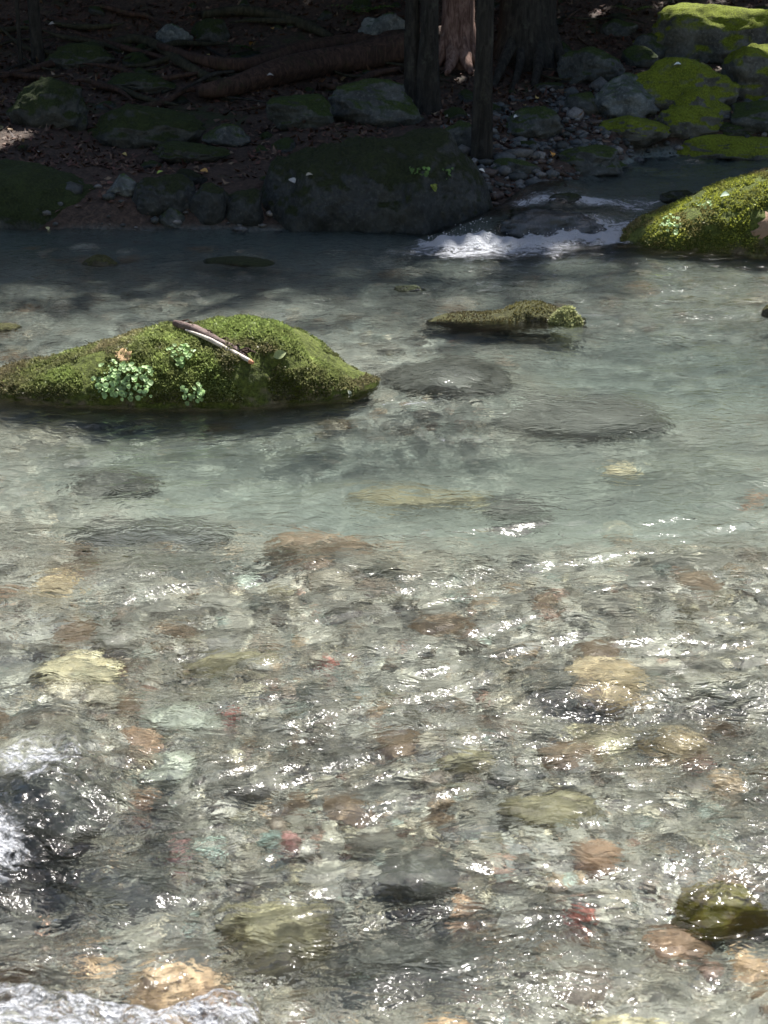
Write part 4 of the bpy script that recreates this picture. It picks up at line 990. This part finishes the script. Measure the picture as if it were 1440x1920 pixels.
# the broken stick on the mid boulder: bark half, split pale wood, orange end
A, _ = hit_obj(mid, 330, 616); B, _ = hit_obj(mid, 472, 684)
st = empty('broken_stick', A); tag(st, 'broken stick with pale split wood and dark bark lying on the sunlit mossy boulder', 'stick')
d = B-A; up_ = Vector((0, -0.25, 1)).normalized(); side = d.normalized().cross(up_).normalized()
def sl(k, s, h): return tuple(d*k+side*s+up_*h)
tube_obj('wood', [sl(0.15, 0.006, 0.020), sl(0.45, 0.006, 0.028), sl(0.75, 0.005, 0.022), sl(1.0, 0.004, 0.016)], [0.004, 0.009, 0.010, 0.008], plain_mat('split pale wood', [(0.30, 0.24, 0.20), (0.52, 0.46, 0.40), (0.62, 0.57, 0.50)], 50, 0.7), st, seg=9, seed=3)
tube_obj('bark', [sl(-0.04, -0.008, 0.018), sl(0.2, -0.012, 0.026), sl(0.5, -0.009, 0.032), sl(0.8, -0.013, 0.022), sl(0.92, -0.008, 0.02)], [0.008, 0.015, 0.012, 0.012, 0.003], plain_mat('stick bark', [(0.06, 0.04, 0.035), (0.13, 0.09, 0.08), (0.22, 0.17, 0.15)], 45, 0.85, 0.01), st, seg=9, rough=0.6, seed=5, sub=12)
tube_obj('broken_end', [sl(0.985, 0.004, 0.016), sl(1.03, 0.004, 0.014)], [0.009, 0.007], plain_mat('orange broken wood', [(0.42, 0.17, 0.08), (0.55, 0.26, 0.14), (0.5, 0.3, 0.2)], 60, 0.7), st, seg=9, seed=6)
for k_ in range(14):
    q = rng.uniform(0.0, 0.9); tube_obj('bark_flake', [sl(q, -0.014, 0.03), sl(q+0.05, -0.026-rng.uniform(0, .012), 0.038), sl(q+0.12, -0.02, 0.046)], [0.004, 0.003, 0.001], M['bark_brown'], st, seg=5, seed=k_)
for px, py, sz, c, lab in [(525, 667, 0.055, (0.26, 0.30, 0.13), 'round olive leaf on the right half of the sunlit mossy boulder'),
                           (367, 664, 0.02, (0.50, 0.62, 0.42), 'tiny pale leaf below the upper end of the broken stick'),
                           (652, 736, 0.022, (0.62, 0.64, 0.48), 'tiny pale leaf at the lower right tip of the sunlit mossy boulder'),
                           (303, 607, 0.06, (0.22, 0.34, 0.10), 'narrow green leaf sticking out by the upper end of the broken stick')]:
    P, nn = hit_obj(mid, px, py)
    if P: one_leaf(P+nn*0.014, sz, c, nn, rng.uniform(0, 3), lab)
P, nn = hit_obj(right, 1362, 372)
if P: one_leaf(P+nn*0.02, 0.07, (0.38, 0.48, 0.34), nn, 0.4, 'pale green leaf on the crest of the big right hand mossy boulder')

# ferny ground plants on the bank
def fern(px, py, label, seed, n_f=9, L=0.22, col=(0.05, 0.10, 0.02)):
    b = on_ground(px, py); t = empty('fern', b); tag(t, label, 'fern'); r = np.random.default_rng(seed)
    for i in range(n_f):
        az = r.uniform(0, 6.28); V = []; F = []; k = 9; l = L*r.uniform(0.6, 1.2)
        dx, dy = math.cos(az), math.sin(az)
        for j in range(k):
            q = j/(k-1); c = Vector((dx*l*q, dy*l*q, l*(0.75*q-0.6*q*q)+0.01)); w = l*0.24*math.sin(math.pi*min(1, q*0.9+0.1))
            s_ = Vector((-dy, dx, 0)); b0 = len(V); f_ = Vector((dx, dy, 0.2))*l*0.05
            V += [c-f_*0.6, c+f_*0.6, c+s_*w+f_*1.6-Vector((0, 0, w*.3)), c-s_*w+f_*1.6-Vector((0, 0, w*.3))]; F += [(b0, b0+1, b0+2), (b0, b0+3, b0+1)]
        o = mesh_obj('frond', V, F, M['leaf'], t, smooth=False); set_col(o, 'tint', np.tile(np.array(col)*r.uniform(0.7, 1.4), (len(V), 1)))
fern(680, 28, 'bright green fern at the top of the bank left of the forked trunk', 1, 12, 0.32, (0.10, 0.20, 0.03))
fern(478, 98, 'dim fern tuft on the leaf litter above the fallen logs', 2, 10, 0.22)
fern(1190, 24, 'fern at the top of the gully left of the largest boulder', 3, 10, 0.25, (0.10, 0.17, 0.03))
fern(852, 122, 'green sprig between the forked and the slim trunk', 4, 8, 0.12, (0.10, 0.20, 0.04))

# ------------------------------------------------------------------ spray: drops thrown up where the water breaks
DP = []
def spray(px0, px1, py0, py1, count, r0, zmax):
    for _ in range(count):
        px, py = rng.uniform(px0, px1), rng.uniform(py0, py1); p = on_plane(px, py, 0.0)
        i = np.argmin((X[:, X.shape[1]//2]*0+Y[:, X.shape[1]//2]-p.y)**2); j = np.argmin(np.abs(X[i]-p.x))
        DP.append((p.x, p.y, float(Zw[i, j])+rng.random()**2*zmax, r0*rng.uniform(0.5, 1.4)))
spray(800, 1130, 446, 460, 220, 0.003, 0.02)
DP = np.array(DP)
o = pebbles('spray', DP[:, 0], DP[:, 1], DP[:, 2], DP[:, 3], np.tile((0.85, 0.87, 0.9), (len(DP), 1)), sub=1, flat=(0.7, 1.0))
tag(o, 'white droplets thrown up along the little fall and the humps', 'spray', kind='stuff')

for o in COL.objects:
    if o.type == 'MESH' and o.name != 'water': o.cycles.is_caustics_receiver = True
